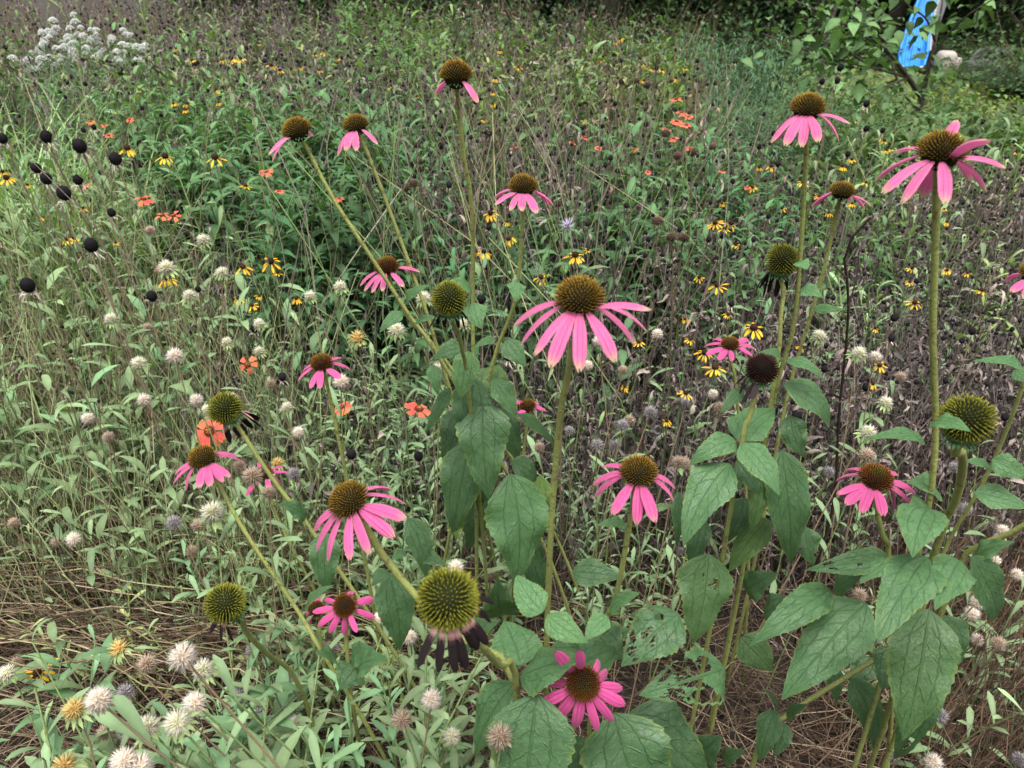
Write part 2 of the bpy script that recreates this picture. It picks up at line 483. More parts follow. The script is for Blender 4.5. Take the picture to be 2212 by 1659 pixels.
# ------------------------------------------------------------------ coneflowers
CONES = {}
def cone_geom(pal, asp, seed, n, open_):
    key = (pal, asp, seed, n)
    if key in CONES: return CONES[key]
    r = np.random.default_rng(seed)
    tipc, midc, basec = {
        'orange': ((0.40, 0.185, 0.024), (0.15, 0.095, 0.014), (0.020, 0.018, 0.006)),
        'rust':   ((0.36, 0.120, 0.018), (0.14, 0.048, 0.010), (0.016, 0.008, 0.005)),
        'olive':  ((0.36, 0.335, 0.045), (0.15, 0.16, 0.018), (0.018, 0.022, 0.006)),
        'dark':   ((0.055, 0.026, 0.016), (0.030, 0.013, 0.009), (0.010, 0.006, 0.005))}[pal]
    g = G()
    cmin = -0.12 if open_ else -0.72
    cz = 0.12 if open_ else 0.62 * asp
    rr = 0.77
    V, F = sphere(rr * 0.97, rr * 0.97 * asp, 20, 12)
    g.add(V + [0, 0, cz], F, np.array(basec) * 0.8, None, 'spine')
    i = np.arange(n) + 0.5
    ct = 1 - i / n * (1 - cmin); st = np.sqrt(1 - ct ** 2); ph = i * 2.399963
    P = np.stack([rr * st * np.cos(ph), rr * st * np.sin(ph), rr * asp * ct + cz], 1)
    N = nrm(np.stack([st * np.cos(ph), st * np.sin(ph), ct / asp + (0.28 if open_ else 0.1)], 1) + r.normal(0, 0.07, (n, 3)))
    Ln = 0.29 * (0.75 + 0.5 * r.random(n)) * (0.75 + 0.3 * st)
    A = nrm(np.cross(N, np.array([0.2, 0.3, 0.93]) + r.normal(0, .1, (n, 3)))); B = np.cross(N, A)
    k = 3
    ang = np.arange(k) * 2 * math.pi / k
    wid = 0.52 / math.sqrt(n)
    ring = np.cos(ang)[None, :, None] * A[:, None] + np.sin(ang)[None, :, None] * B[:, None]
    v0 = P[:, None] - N[:, None] * 0.03 + ring * wid
    v1 = P[:, None] + N[:, None] * (Ln * 0.6)[:, None, None] + ring * wid * 0.88
    v2 = (P + N * Ln[:, None])[:, None]
    Vs = np.concatenate([v0, v1, v2], 1)                        # n,7,3
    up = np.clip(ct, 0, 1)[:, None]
    jit = 1 + r.normal(0, 0.12, (n, 1))
    tc = np.array(tipc) * jit; mc = np.array(midc) * jit
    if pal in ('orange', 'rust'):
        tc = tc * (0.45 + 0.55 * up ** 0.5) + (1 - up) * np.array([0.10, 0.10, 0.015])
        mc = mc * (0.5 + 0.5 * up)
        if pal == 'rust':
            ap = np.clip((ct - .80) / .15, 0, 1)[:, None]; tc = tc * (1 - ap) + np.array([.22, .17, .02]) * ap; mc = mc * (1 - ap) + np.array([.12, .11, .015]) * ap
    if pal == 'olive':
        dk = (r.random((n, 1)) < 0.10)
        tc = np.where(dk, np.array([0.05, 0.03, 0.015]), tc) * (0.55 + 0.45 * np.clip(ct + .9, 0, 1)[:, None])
    bc = np.tile(basec, (n, 1))
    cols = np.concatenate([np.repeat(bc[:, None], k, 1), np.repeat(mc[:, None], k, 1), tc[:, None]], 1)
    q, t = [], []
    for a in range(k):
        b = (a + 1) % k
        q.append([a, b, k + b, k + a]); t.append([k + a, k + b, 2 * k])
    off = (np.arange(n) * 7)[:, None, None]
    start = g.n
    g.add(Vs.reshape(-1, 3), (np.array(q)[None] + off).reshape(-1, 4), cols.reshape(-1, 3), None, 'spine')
    g.V.append(np.zeros((0, 3))); g.C.append(np.zeros((0, 3))); g.U.append(np.zeros((0, 3)))
    g.F.append((np.array(t)[None] + off).reshape(-1, 3) + start); g.M.append('spine')
    CONES[key] = g.mesh('cone')
    return CONES[key]

CALYX = None
def calyx_mesh():
    global CALYX
    if CALYX: return CALYX
    g = G()
    prof = [(0.16, -0.55), (0.20, -0.42), (0.45, -0.26), (0.66, -0.12), (0.66, 0.0)]
    nu = 14
    V = np.array([[r * math.cos(a), r * math.sin(a), z] for r, z in prof for a in np.arange(nu) * 2 * math.pi / nu])
    i, j = np.meshgrid(np.arange(len(prof) - 1), np.arange(nu), indexing='ij'); k = (j + 1) % nu
    g.add(V, np.stack([i * nu + j, i * nu + k, (i + 1) * nu + k, (i + 1) * nu + j], -1).reshape(-1, 4), GREEN * 1.3, None, 'stem')
    for q in range(26):
        P, sd, no = arc_line(0.42, R(-15 + 20 * rng.random()), R(-75 + 30 * rng.random()), 4)
        V, F, uv = blade(P + [0.4, 0, -0.24 + 0.12 * (q % 2)], sd, no, np.array([0.07, 0.075, 0.05, 0.005]))
        g.add(V @ rotz(q * 2.4).T, F, GREEN * (1.0 + 0.5 * rng.random()), uv, 'leaf')
    CALYX = g.mesh('calyx')
    return CALYX

def petal_geom(r0, L, W, az, dl, curl, seed, style, tipgreen, dark=0.0):
    n = 11
    P, sd, no = arc_line(L, R(dl + curl), R(dl - curl), n)
    s = np.linspace(0, 1, n)
    hw = W / 2 * (0.34 + 0.66 * np.clip(s / 0.42, 0, 1) ** 0.8) * np.where(s > 0.72, np.sqrt(np.clip(1 - ((s - 0.72) / 0.30) ** 2, 0.02, 1)), 1)
    tw = 0.3 * math.sin(seed * 12.7) * s[:, None]
    sd = nrm(sd + no * tw); no = np.cross(nrm(np.gradient(P, axis=0)), sd)
    cols = 6
    u = np.linspace(-1, 1, cols + 1)
    lift = -0.32 * hw[:, None] * (np.abs(u)[None] ** 2) + 0.10 * hw[:, None] * np.cos(u[None] * 3 * math.pi)
    V, F, uv = blade(P + [r0, 0, 0], sd, no, hw, cols, 0.0, 0.0, seed, lift)
    # small notches at the tip
    Vr = V.reshape(n, cols + 1, 3)
    Vr[-1, [1, 2, 4, 5]] += (P[-1] - P[-2])[None] * 0.25
    Vr[-1, 3] -= (P[-1] - P[-2]) * 0.35
    c = np.zeros((n, cols + 1, 3))
    t = s[:, None, None]
    if style == 'pink':
        base = PINK * (0.92 + 0.16 * math.sin(seed * 5.3) ** 2)
        base = base * (1 - 0.45 * tipgreen) + PALE * 0.45 * tipgreen
        c[:] = base * (1 - np.clip(1 - t / 0.25, 0, 1) * 0.18)
        k = np.clip((t - 0.86) / 0.14, 0, 1) * tipgreen
        c = c * (1 - k) + TIPG * k
        edge = np.abs(u)[None, :, None] ** 4 * 0.22 * tipgreen
        c = c * (1 - edge) + np.array([0.80, 0.45, 0.48]) * edge
    else:
        k = np.clip((t - dark) / 0.08 + 0.25 * np.sin(u * 7 + seed)[None, :, None], 0, 1)
        c = np.array([0.62, 0.34, 0.30]) * (1 - k) + np.array([0.022, 0.015, 0.016]) * k
    g = G()
    g.add(Vr.reshape(-1, 3) @ rotz(az).T, F, c.reshape(-1, 3), uv, 'petal' if style == 'pink' else 'dry')
    return g

HEROES = {}
def coneflower(key, x, y, wpx, diam, axis, stem, tips, label, lm, pal='orange', asp=0.95, open_=True, L=0.040, W=0.0085,
               style='pink', tg=0.8, dYs=0.0, name=None, lmx=None, rootdx=0.0, r1=0.0024, r2=0.0030, run=0.62, n=300, curl=22, dark=0.3, d0=-32):
    Rr = diam / 2
    depth = FPX * diam / wpx
    cc = at_depth(x, y, depth)
    az_ = nrm([axis[0], -axis[1], 1.0])
    O = cc - az_ * (Rr * (0.30 if open_ else 0.62 * asp))
    Fr = frame(az_)
    # stem
    pts = [O - az_ * Rr * 0.3, O - az_ * (Rr * 0.3 + 0.012)]
    m = len(stem)
    for i, q in enumerate(stem):
        Y = O[1] + dYs * (i + 1) / max(m, 1)
        pts.append(at_y(q[0], q[1], Y))
    last = pts[-1]; prev = pts[-2] if m > 1 else pts[0]
    dv = last - prev
    k = last[2] / max(-dv[2], .05) * run
    run = dv[:2] * k
    run = run * min(1.0, .42 / (np.linalg.norm(run) + 1e-6))
    root = np.array([last[0] + rootdx + run[0], last[1] + .02 + run[1] * .5, 0.0])
    mid = (last * 0.55 + root * 0.45) + [run[0] * .10 + .004, 0.0, 0]
    pts += [mid, root]
    th = empty(name or ('coneflower' if style == 'pink' else 'coneflower_seed_head'), label, 'coneflower', root,
               'coneflowers in the meadow' if style == 'pink' else 'coneflowers gone to seed')
    line = smooth_line(pts, 34)
    V, F = tube(line - root, np.linspace(r1, r2, 34), 8)
    hgt = np.linspace(0, 1, 34)
    sc = STEMG[None] * (1.05 - 0.25 * hgt[:, None]) * (1 + 0.12 * np.sin(hgt * 31 + x)[:, None])
    gs = G().add(V, F, np.repeat(sc, 8, 0), None, 'stem')
    rh = np.random.default_rng(int(x) + 1); nh = 420                     # short stiff hairs
    ti = np.sort(rh.random(nh)) * 32.99; i0 = ti.astype(int); fr = (ti - i0)[:, None]
    cen = line[i0] * (1 - fr) + line[i0 + 1] * fr - root; tan = nrm(line[i0 + 1] - line[i0])
    q1 = nrm(np.cross(tan, rh.normal(0, 1, (nh, 3)))); q2 = np.cross(tan, q1)
    rad_ = np.interp(ti, np.arange(34), np.linspace(r1, r2, 34))[:, None] * .95
    b0 = cen + q1 * rad_; hv = np.stack([b0 + tan * .00022, b0 - tan * .00022, b0 + q1 * rh.uniform(.0008, .0019, (nh, 1)) + q2 * rh.normal(0, .0004, (nh, 1))], 1)
    gs.add(hv.reshape(-1, 3), np.arange(nh * 3).reshape(-1, 3), (.42, .43, .25), None, 'fluff')
    part('stem', gs, th)
    HM = M4(Fr, O - root, Rr)
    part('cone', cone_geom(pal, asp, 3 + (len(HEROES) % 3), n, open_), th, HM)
    part('calyx', calyx_mesh(), th, HM)
    # petals: find azimuth and droop whose tip lands on the given point
    A = R(np.arange(0, 360, 4)) if False else np.radians(np.arange(0, 360, 4.0))
    D = np.radians(np.arange(-88, 62, 5.0)); LF = np.array([0.62, 0.78, 0.9, 1.0, 1.1, 1.22])
    aa, dd, ll = np.meshgrid(A, D, LF, indexing='ij')
    r0 = 0.60 * Rr
    d0 = np.radians(d0 if style == 'pink' else -60)
    loc = np.stack([(r0 + ll * L * np.cos(dd)) * np.cos(aa), (r0 + ll * L * np.cos(dd)) * np.sin(aa), ll * L * np.sin(dd) - 0.05 * Rr], -1)
    wpos = loc @ Fr.T + O
    px, py, pd = proj(wpos)
    used = []
    for i, t in enumerate(tips):
        cost = ((px - t[0]) ** 2 + (py - t[1]) ** 2) / 30.0 + ((dd - d0) / 0.5) ** 2 + ((ll - 1) / 0.14) ** 2
        if len(t) > 2: cost = cost + ((dd - math.radians(t[2])) / 0.15) ** 2
        for u_ in used:
            da = np.abs((aa - u_ + math.pi) % (2 * math.pi) - math.pi)
            cost = cost + 14.0 * np.clip(1 - da / 0.22, 0, 1)
        k = np.unravel_index(np.argmin(cost), cost.shape)
        a_, d_, l_ = aa[k], dd[k], ll[k]
        used.append(a_)
        sdv = (x * 0.013 + i * 1.37) % 7
        g = petal_geom(r0, L * l_ * 1.03, W * (0.92 + 0.16 * math.sin(sdv * 3.3)), a_, math.degrees(d_), curl, sdv, style, tg, dark)
        part('petal' if style == 'pink' else 'withered_petal', g, th, M4(Fr, O - root - az_ * 0.05 * Rr))
    HEROES[key] = (th, root, O)
    if lm: LAND.append((x, y, lm))
    return th

def zz(reg, pts):
    x0, y0, k = {2: (725.5, 0, .3414), 1: (0, 0, .3414)}[reg]
    return [(x0 + k * a, y0 + k * b) for a, b in pts]

coneflower('C6', 1252, 640, 110, .034, (0.03, .12), [(1236, 770), (1210, 900), (1190, 1150), (1181, 1390)],
    [(1110, 704), (1126, 741), (1156, 766), (1188, 787), (1256, 795), (1324, 779), (1372, 744), (1393, 710), (1401, 669)],
    'largest pink coneflower, closest to the camera, long drooping petals on a tall bare stem', 'the largest coneflower', asp=0.98, L=.046, W=.0090, r1=0.00264, n=340, dYs=.05, run=.1)
coneflower('C9', 2035, 322, 104, .034, (0.0, .05), [(2023, 430), (2015, 700), (2005, 1100)],
    [(1892, 387), (1906, 412), (1952, 438), (1993, 426), (2043, 437), (2096, 390), (2130, 411), (2172, 356, -10), (2134, 304, 20), (2066, 262, 50), (1937, 329)],
    'tall ragged pink coneflower with two upturned petals at the upper right', 'the ragged coneflower', asp=0.95, L=.045, W=.0094, r1=0.00282, n=340, dYs=.04, run=.1)
coneflower('C7', 1745, 230, 76, .034, (0.0, .05), [(1742, 310), (1735, 450), (1715, 700), (1670, 870)],
    [(1665, 304), (1677, 309), (1697, 309), (1730, 317), (1769, 304), (1813, 302), (1835, 265)],
    'tall pink coneflower with seven hanging petals against the dark green shrubs', 'the seven-petal coneflower', L=.040, W=.0095, dYs=.05, run=.1)
coneflower('C8', 1820, 410, 56, .030, (0.05, 0.0), [(1812, 440), (1770, 620), (1700, 860)],
    [(1755, 447), (1765, 436), (1868, 451), (1882, 444), (1839, 437)],
    'pink coneflower with petals only on its two sides, leaning right on a pale stem', 'the two-winged coneflower', asp=0.8, L=.034, W=.008, n=260, dYs=.05, run=.1)
coneflower('C1', 985, 158, 72, .034, (0.0, .0), [(988, 205), (1000, 330), (1018, 430), (1022, 560), (1022, 745)],
    [(939, 205), (987, 200), (1031, 222)],
    'topmost coneflower with only three pink petals left on a long straight stem', 'the topmost coneflower', asp=1.0, L=.030, W=.0105, tg=1.0, dYs=.09)
coneflower('C2', 640, 278, 64, .034, (-0.28, 0.0), [(655, 305), (720, 430), (805, 560), (890, 690), (960, 790)],
    [(587, 346), (582, 333), (590, 322), (674, 294)],
    'faded coneflower leaning left with petals hanging on its left side only', 'the left-leaning coneflower', L=.036, W=.010, tg=1.0, dYs=.02)
coneflower('C3', 768, 268, 56, .032, (-0.15, 0.0), [(785, 310), (840, 450), (895, 600), (935, 720)],
    [(729, 336), (746, 323), (770, 324), (777, 300), (816, 311)],
    'faded pale pink coneflower with five limp petals beside the left-leaning one', 'the limp pale coneflower', L=.032, W=.009, tg=1.0, n=260)
coneflower('C4', 1130, 400, 64, .034, (0.0, .05), [(1130, 460), (1118, 620), (1100, 690), (1060, 800)],
    [(1069, 427), (1070, 442), (1103, 451), (1127, 457), (1157, 461), (1188, 447), (1195, 444)],
    'pink coneflower with a full skirt of petals below the topmost one', 'the skirted coneflower', L=.038, W=.0095, dYs=.05)
coneflower('C5', 835, 574, 54, .033, (-0.08, .1), [(848, 620), (885, 690), (970, 790)],
    [(778, 617), (787, 625), (802, 632), (828, 627), (872, 620), (893, 596), (903, 584)],
    'bright pink coneflower with a rust cone where the two bent stems cross', 'the rust-coned coneflower', pal='rust', L=.036, W=.0085, dYs=.04)
coneflower('C10', 1578, 742, 42, .028, (0.0, .25), [(1582, 790), (1592, 860)],
    [(1525, 747), (1526, 764), (1552, 777), (1579, 779), (1612, 774), (1624, 767), (1631, 755), (1620, 736), (1540, 735)],
    'small fresh pink coneflower just above the dark brown seed cone', 'the small fresh coneflower', pal='rust', asp=0.75, L=.034, W=.009, tg=0.1, n=220, d0=-22)
coneflower('C11', 695, 783, 50, .031, (-0.05, .12), [(706, 830), (722, 900), (738, 980)],
    [(645, 823), (673, 837), (691, 839), (734, 818), (753, 798), (738, 772), (655, 803)],
    'magenta pink coneflower alone left of the tall leafy plant', 'the magenta coneflower', pal='rust', L=.036, W=.0095, tg=0.25, d0=-25)
coneflower('C12', 437, 987, 64, .034, (-0.22, .12), [(470, 1040), (530, 1150), (650, 1330), (690, 1400)],
    [(378, 1021), (375, 1042), (400, 1058), (432, 1053), (452, 1048), (479, 1042), (493, 1031), (523, 1000), (514, 983)],
    'pink coneflower directly below the orange-red blanket flower', 'the lower-left coneflower', L=.040, W=.0095, tg=0.5, dYs=-0.05)
coneflower('C13', 572, 1021, 38, .028, (0.1, .1), [(580, 1060), (600, 1120), (640, 1200)],
    [(624, 1021), (610, 1007), (605, 1048), (583, 1061), (533, 1068), (556, 997)],
    'small deep pink coneflower half hidden by a brown seed ball', 'the half-hidden coneflower', pal='rust', L=.034, W=.008, tg=0.0, n=220)
coneflower('C14', 752, 1078, 92, .034, (-0.42, .22), [(806, 1170), (900, 1290), (1000, 1385), (1110, 1470)],
    [(677, 1145), (681, 1191), (705, 1209), (755, 1207), (799, 1195), (847, 1159), (871, 1117), (875, 1089), (841, 1059)],
    'large pink coneflower leaning left above the big green seed cone', 'the leaning lower coneflower', pal='orange', asp=0.92, L=.044, W=.0098, tg=0.5, r1=0.00317, n=340, dYs=-.01, run=.05)
coneflower('C15', 1380, 1017, 84, .034, (0.05, .12), [(1362, 1120), (1330, 1290), (1288, 1400)],
    [(1285, 1044), (1289, 1071), (1325, 1109), (1374, 1129), (1415, 1126), (1456, 1081), (1458, 1054), (1302, 1010)],
    'pink coneflower with drooping petals right of the largest one\'s stem', 'the drooping right coneflower', pal='orange', asp=0.9, L=.040, W=.0105, tg=0.35, r1=0.00264, n=320, dYs=.06, run=.1)
coneflower('C16', 1140, 876, 38, .027, (0.0, .3), [(1138, 920), (1130, 985), (1124, 1040)],
    [(1113, 869), (1123, 890), (1140, 890), (1161, 890), (1178, 887), (1166, 873)],
    'tiny vivid pink coneflower beside the tall plant\'s big leaves', 'the tiny vivid coneflower', pal='rust', asp=0.75, L=.029, W=.009, tg=0.0, n=220, d0=-15)
coneflower('C17', 1893, 1030, 76, .034, (0.0, .22), [(1893, 1085), (1903, 1150), (1920, 1203)],
    [(1808, 1040), (1810, 1066), (1829, 1091), (1856, 1103), (1909, 1108), (1931, 1102), (1970, 1091), (1975, 1064), (1829, 1016), (1938, 1021)],
    'wide open pink coneflower with a red-brown cone in the right leaf cluster', 'the open right coneflower', pal='rust', asp=0.7, L=.042, W=.0095, tg=0.25, r1=.0026, n=320, d0=-20)
coneflower('C18', 745, 1308, 54, .030, (0.05, .75), [(748, 1380), (752, 1430), (758, 1500)],
    [(690, 1349), (712, 1364), (743, 1371), (770, 1362), (809, 1335), (806, 1294), (763, 1277), (700, 1297), (677, 1319)],
    'flat open magenta coneflower facing up beside the big green seed cone', 'the flat magenta coneflower', pal='rust', asp=0.7, L=.032, W=.0085, tg=0.05, d0=-10)
coneflower('C18b', 682, 1316, 40, .028, (-0.2, .5), [(690, 1370), (700, 1440)],
    [(668, 1300), (660, 1330), (690, 1288), (672, 1346)],
    'dark magenta coneflower mostly hidden behind the flat magenta one', None, pal='rust', asp=0.7, L=.026, W=.008, tg=0.0, n=220)
coneflower('C19', 1260, 1476, 80, .032, (0.02, 1.15), [(1240, 1560), (1215, 1640)],
    [(1203, 1412), (1253, 1408), (1292, 1427), (1311, 1455), (1345, 1485), (1347, 1524), (1325, 1557), (1292, 1576), (1243, 1571), (1200, 1552), (1169, 1520), (1169, 1475), (1183, 1431)],
    'star shaped pink coneflower facing the camera at bottom centre', 'the star-shaped coneflower', pal='rust', asp=0.62, L=.037, W=.0098, tg=0.05, n=340, d0=-6)
coneflower('C20', 2240, 588, 70, .034, (0.0, .1), [(2244, 700), (2200, 860), (2130, 1030), (2040, 1190)],
    [(2174, 603), (2185, 628), (2215, 645)],
    'pink coneflower cut off by the right edge, only two petals showing', None, L=.038, W=.0095, tg=0.5, dYs=.10, run=.1)
SEED = dict(style='dead', open_=False, curl=12, W=.006, L=.026)
coneflower('S4', 968, 1294, 136, .038, (-0.12, .42), [(1050, 1405), (1080, 1440), (1115, 1472)],
    [(905, 1440), (945, 1455), (985, 1448), (1005, 1440), (1030, 1400), (1062, 1300), (1058, 1340), (1050, 1390)],
    'biggest olive green seed cone with black withered petals, lower centre', 'the biggest seed cone', pal='olive', asp=0.98, n=480, dYs=.13, run=.05, r1=0.00299, dark=.22, **{**SEED, 'W': .0075, 'L': .034})
coneflower('S1', 970, 646, 76, .037, (-0.03, .05), [(986, 705), (1000, 765), (1010, 830)],
    [(1003, 710), (1010, 690), (992, 712), (960, 705), (945, 700), (925, 715)],
    'olive seed cone behind a pale leaf where the tall stems meet', 'the middle seed cone', pal='olive', asp=1.12, n=380, dark=.0, **SEED, dYs=.10)
coneflower('S2', 1690, 562, 70, .036, (0.0, .05), [(1693, 620), (1685, 700), (1676, 800)],
    [(1660, 632), (1645, 620), (1630, 632), (1700, 625), (1675, 640), (1650, 640)],
    'olive seed cone with brown hanging petals beside the tall right stems', 'the upper seed cone', pal='olive', asp=1.1, n=380, dark=.05, **{**SEED, 'L': .034}, run=.1)
coneflower('S3', 486, 882, 74, .037, (-0.38, .12), [(542, 965), (600, 1050), (690, 1170)],
    [(558, 905), (560, 920), (548, 925), (535, 940), (520, 945), (500, 955)],
    'green seed cone with pale and black petals behind the orange-red blanket flower', 'the blanket-side seed cone', pal='olive', asp=0.95, n=400, dark=.5, **{**SEED, 'L': .036, 'W': .0085})
coneflower('S5', 487, 1303, 88, .037, (-0.3, .35), [(532, 1365), (580, 1415), (640, 1470)],
    [(455, 1365), (475, 1385), (500, 1385), (525, 1350), (540, 1330), (535, 1310)],
    'yellow-green seed cone among fallen brown stems at lower left', 'the lower-left seed cone', pal='olive', asp=0.95, n=420, dark=.22, r1=0.00299, **SEED, dYs=.14, run=.3)
coneflower('S6', 1646, 797, 72, .036, (0.18, .1), [(1632, 850), (1618, 905), (1603, 955)],
    [(1600, 850), (1590, 830), (1605, 870), (1625, 860)],
    'dark brown dried seed cone above the right leafy clump', 'the dark brown seed cone', pal='dark', asp=0.95, n=380, dark=.0, r1=0.00282, **SEED, run=.1)
coneflower('S7', 2088, 906, 112, .038, (0.05, .05), [(2080, 985), (2068, 1070), (2020, 1190)],
    [], 'large olive seed cone with a leaf across it at the right', 'the right seed cone', pal='olive', asp=1.0, n=440, dark=.0, r1=0.00370, **SEED, dYs=.12, run=.2)
# extra leaning stem that enters from the right edge
def loose_stem(px, Y0, Y1, label, col, r, name='bent_stem', cat='plant stem', branches=(), root=None):
    pts = [at_y(a, b_, Y0 + (Y1 - Y0) * i / max(1, len(px) - 1)) for i, (a, b_) in enumerate(px)]
    rt = np.array([pts[-1][0], pts[-1][1] + .02, 0.0]) if root is None else root
    th = empty(name, label, cat, rt)
    ln = smooth_line(pts + [pts[-1] * .5 + rt * .5, rt], 26)
    V, F = tube(ln - rt, np.linspace(r * .8, r * 1.15, 26), 6)
    part('stem', G().add(V, F, col, None, 'stem' if col[1] > col[0] * .9 else 'dry'), th)
    for bp in branches:
        bl = smooth_line([at_y(a, b_, Y0 + .01 * i) for i, (a, b_) in enumerate(bp)], 10)
        V, F = tube(bl - rt, np.linspace(r * .7, r * .3, 10), 5)
        part('branch', G().add(V, F, col, None, 'dry'), th)
    return th, rt
STEM_R, ROOT_R = loose_stem([(2240, 1118), (2150, 1172), (2080, 1210)], .56, .60, 'thick green stem bending in from the right edge below the large olive cone', STEMG, .0034)
loose_stem([(1880, 470), (1826, 540), (1833, 640), (1828, 740), (1812, 900), (1800, 1090)], 1.05, 1.10,
           'dark reddish brown dead branching stalk between the tall right coneflowers', np.array([.045, .028, .024]), .0022, 'dead_branching_stalk', 'dead stalk',
           [[(1830, 735), (1865, 705), (1893, 690)], [(1828, 600), (1800, 570), (1770, 552)], [(1812, 870), (1850, 845), (1880, 850)], [(1833, 660), (1850, 600), (1856, 540)]])

LAND += [(140, 90, 'the white flower clump'), (1990, 70, 'the blue slide'), (1226, 489, 'the lilac flower'), (452, 931, 'the facing blanket flower'), (905, 884, 'the domed blanket flower'),
         (200, 537, 'the tall lone black head'), (63, 624, 'the leftmost black head'), (142, 425, 'the cluster of black heads'), (82, 1452, 'the corner yellow daisy'), (120, 230, 'the green grass clump'), (1300, 175, 'the yellow-green leaves'), (1470, 260, 'the red flower group'), (1560, 485, 'the yellow daisy row'),
         (465, 342, 'the bright yellow daisy')]
# ------------------------------------------------------------------ the big coneflower leaves
def hero_leaf(parent, root, b3, t3, width, arch=0.12, bend=0.0, roll=0.0, fold=0.16, wave=0.10, tint=1.0, chew=0, seed=0.0, dark_tip=False, hue=0.0, ripple=0.0):
    r = np.random.default_rng(int(seed * 1000) + 5)
    ax = t3 - b3; L = np.linalg.norm(ax); a = ax / L
    toC = nrm(EYE - (b3 + t3) / 2) * 0.75 + np.array([0, 0, 0.55])
    N = nrm(toC - a * np.dot(toC, a)); Sd = np.cross(N, a)
    roll = roll + r.normal(0, .22); bend = bend + r.normal(0, .05); wave = wave * r.uniform(.6, 1.5); fold = fold * r.uniform(.6, 1.9)
    c, s = math.cos(roll), math.sin(roll)
    N, Sd = N * c + Sd * s, Sd * c - N * s
    rows, cols = (46, 26) if chew else (40, 8)
    t = np.linspace(0, 1, rows)[:, None]
    ctl = (b3 + t3) / 2 + N * arch * L * 1.6 + Sd * bend * L
    P = b3 * (1 - t) ** 2 + ctl * 2 * t * (1 - t) + t3 * t * t
    T = nrm(np.gradient(P, axis=0))
    sd = nrm(Sd[None] - T * (T @ Sd)[:, None]); no = np.cross(T, sd); no = no * np.sign(no @ N)[:, None]
    v = t[:, 0]
    f = np.where(v < .27, np.sin(math.pi / 2 * np.clip(v / .27, 0, 1)) ** .75, 1 - np.clip((v - .27) / .73, 0, 1) ** 1.48)
    f = np.maximum(f / f.max(), 0.025 * (v < 0.5))
    saw = ((v * 13 + seed) % 1.0)
    hw = width / 2 * f * (1 + 0.11 * (saw - .5) * (v > .12) + .05 * np.sin(v * 9 + seed * 3)) + 0.0004
    u = np.linspace(-1, 1, cols + 1)
    lift = -0.22 * hw[:, None] * u[None] ** 2 + ripple * hw[:, None] * np.sin(v[:, None] * 26 + seed) * np.abs(u)[None] ** 2
    V, F, uv = blade(P, sd, no, hw, cols, fold, wave, seed % 10, lift)
    if chew:
        cen = uv[F].mean(1)[:, :2]
        kill = np.zeros(len(F), bool)
        for q in range(chew):
            cu, cv_, rad = 0.10 + 0.80 * r.random(), 0.22 + 0.62 * r.random(), 0.018 + 0.055 * r.random() ** 2
            ang = r.random() * 3.14
            du, dv = (cen[:, 0] - cu) * 0.6, cen[:, 1] - cv_
            e1, e2 = du * math.cos(ang) + dv * math.sin(ang), -du * math.sin(ang) + dv * math.cos(ang)
            kill |= ((e1 / (rad * 1.6)) ** 2 + (e2 / rad) ** 2) < 1 + 0.5 * np.sin(cen[:, 0] * 40 + q)
        kill &= np.abs(cen[:, 0] - 0.5) > 0.03
        F = F[~kill]
    if dark_tip: uv[:, 2] = 6.0 + seed % 3
    else: uv[:, 2] = uv[:, 2] * 0.2
    jit = 0.92 + 0.16 * r.random()
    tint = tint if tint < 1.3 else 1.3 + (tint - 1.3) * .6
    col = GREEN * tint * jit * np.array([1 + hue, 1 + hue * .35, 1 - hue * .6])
    part('leaf', G().add(V - root, F, col, uv, 'hero'), parent)

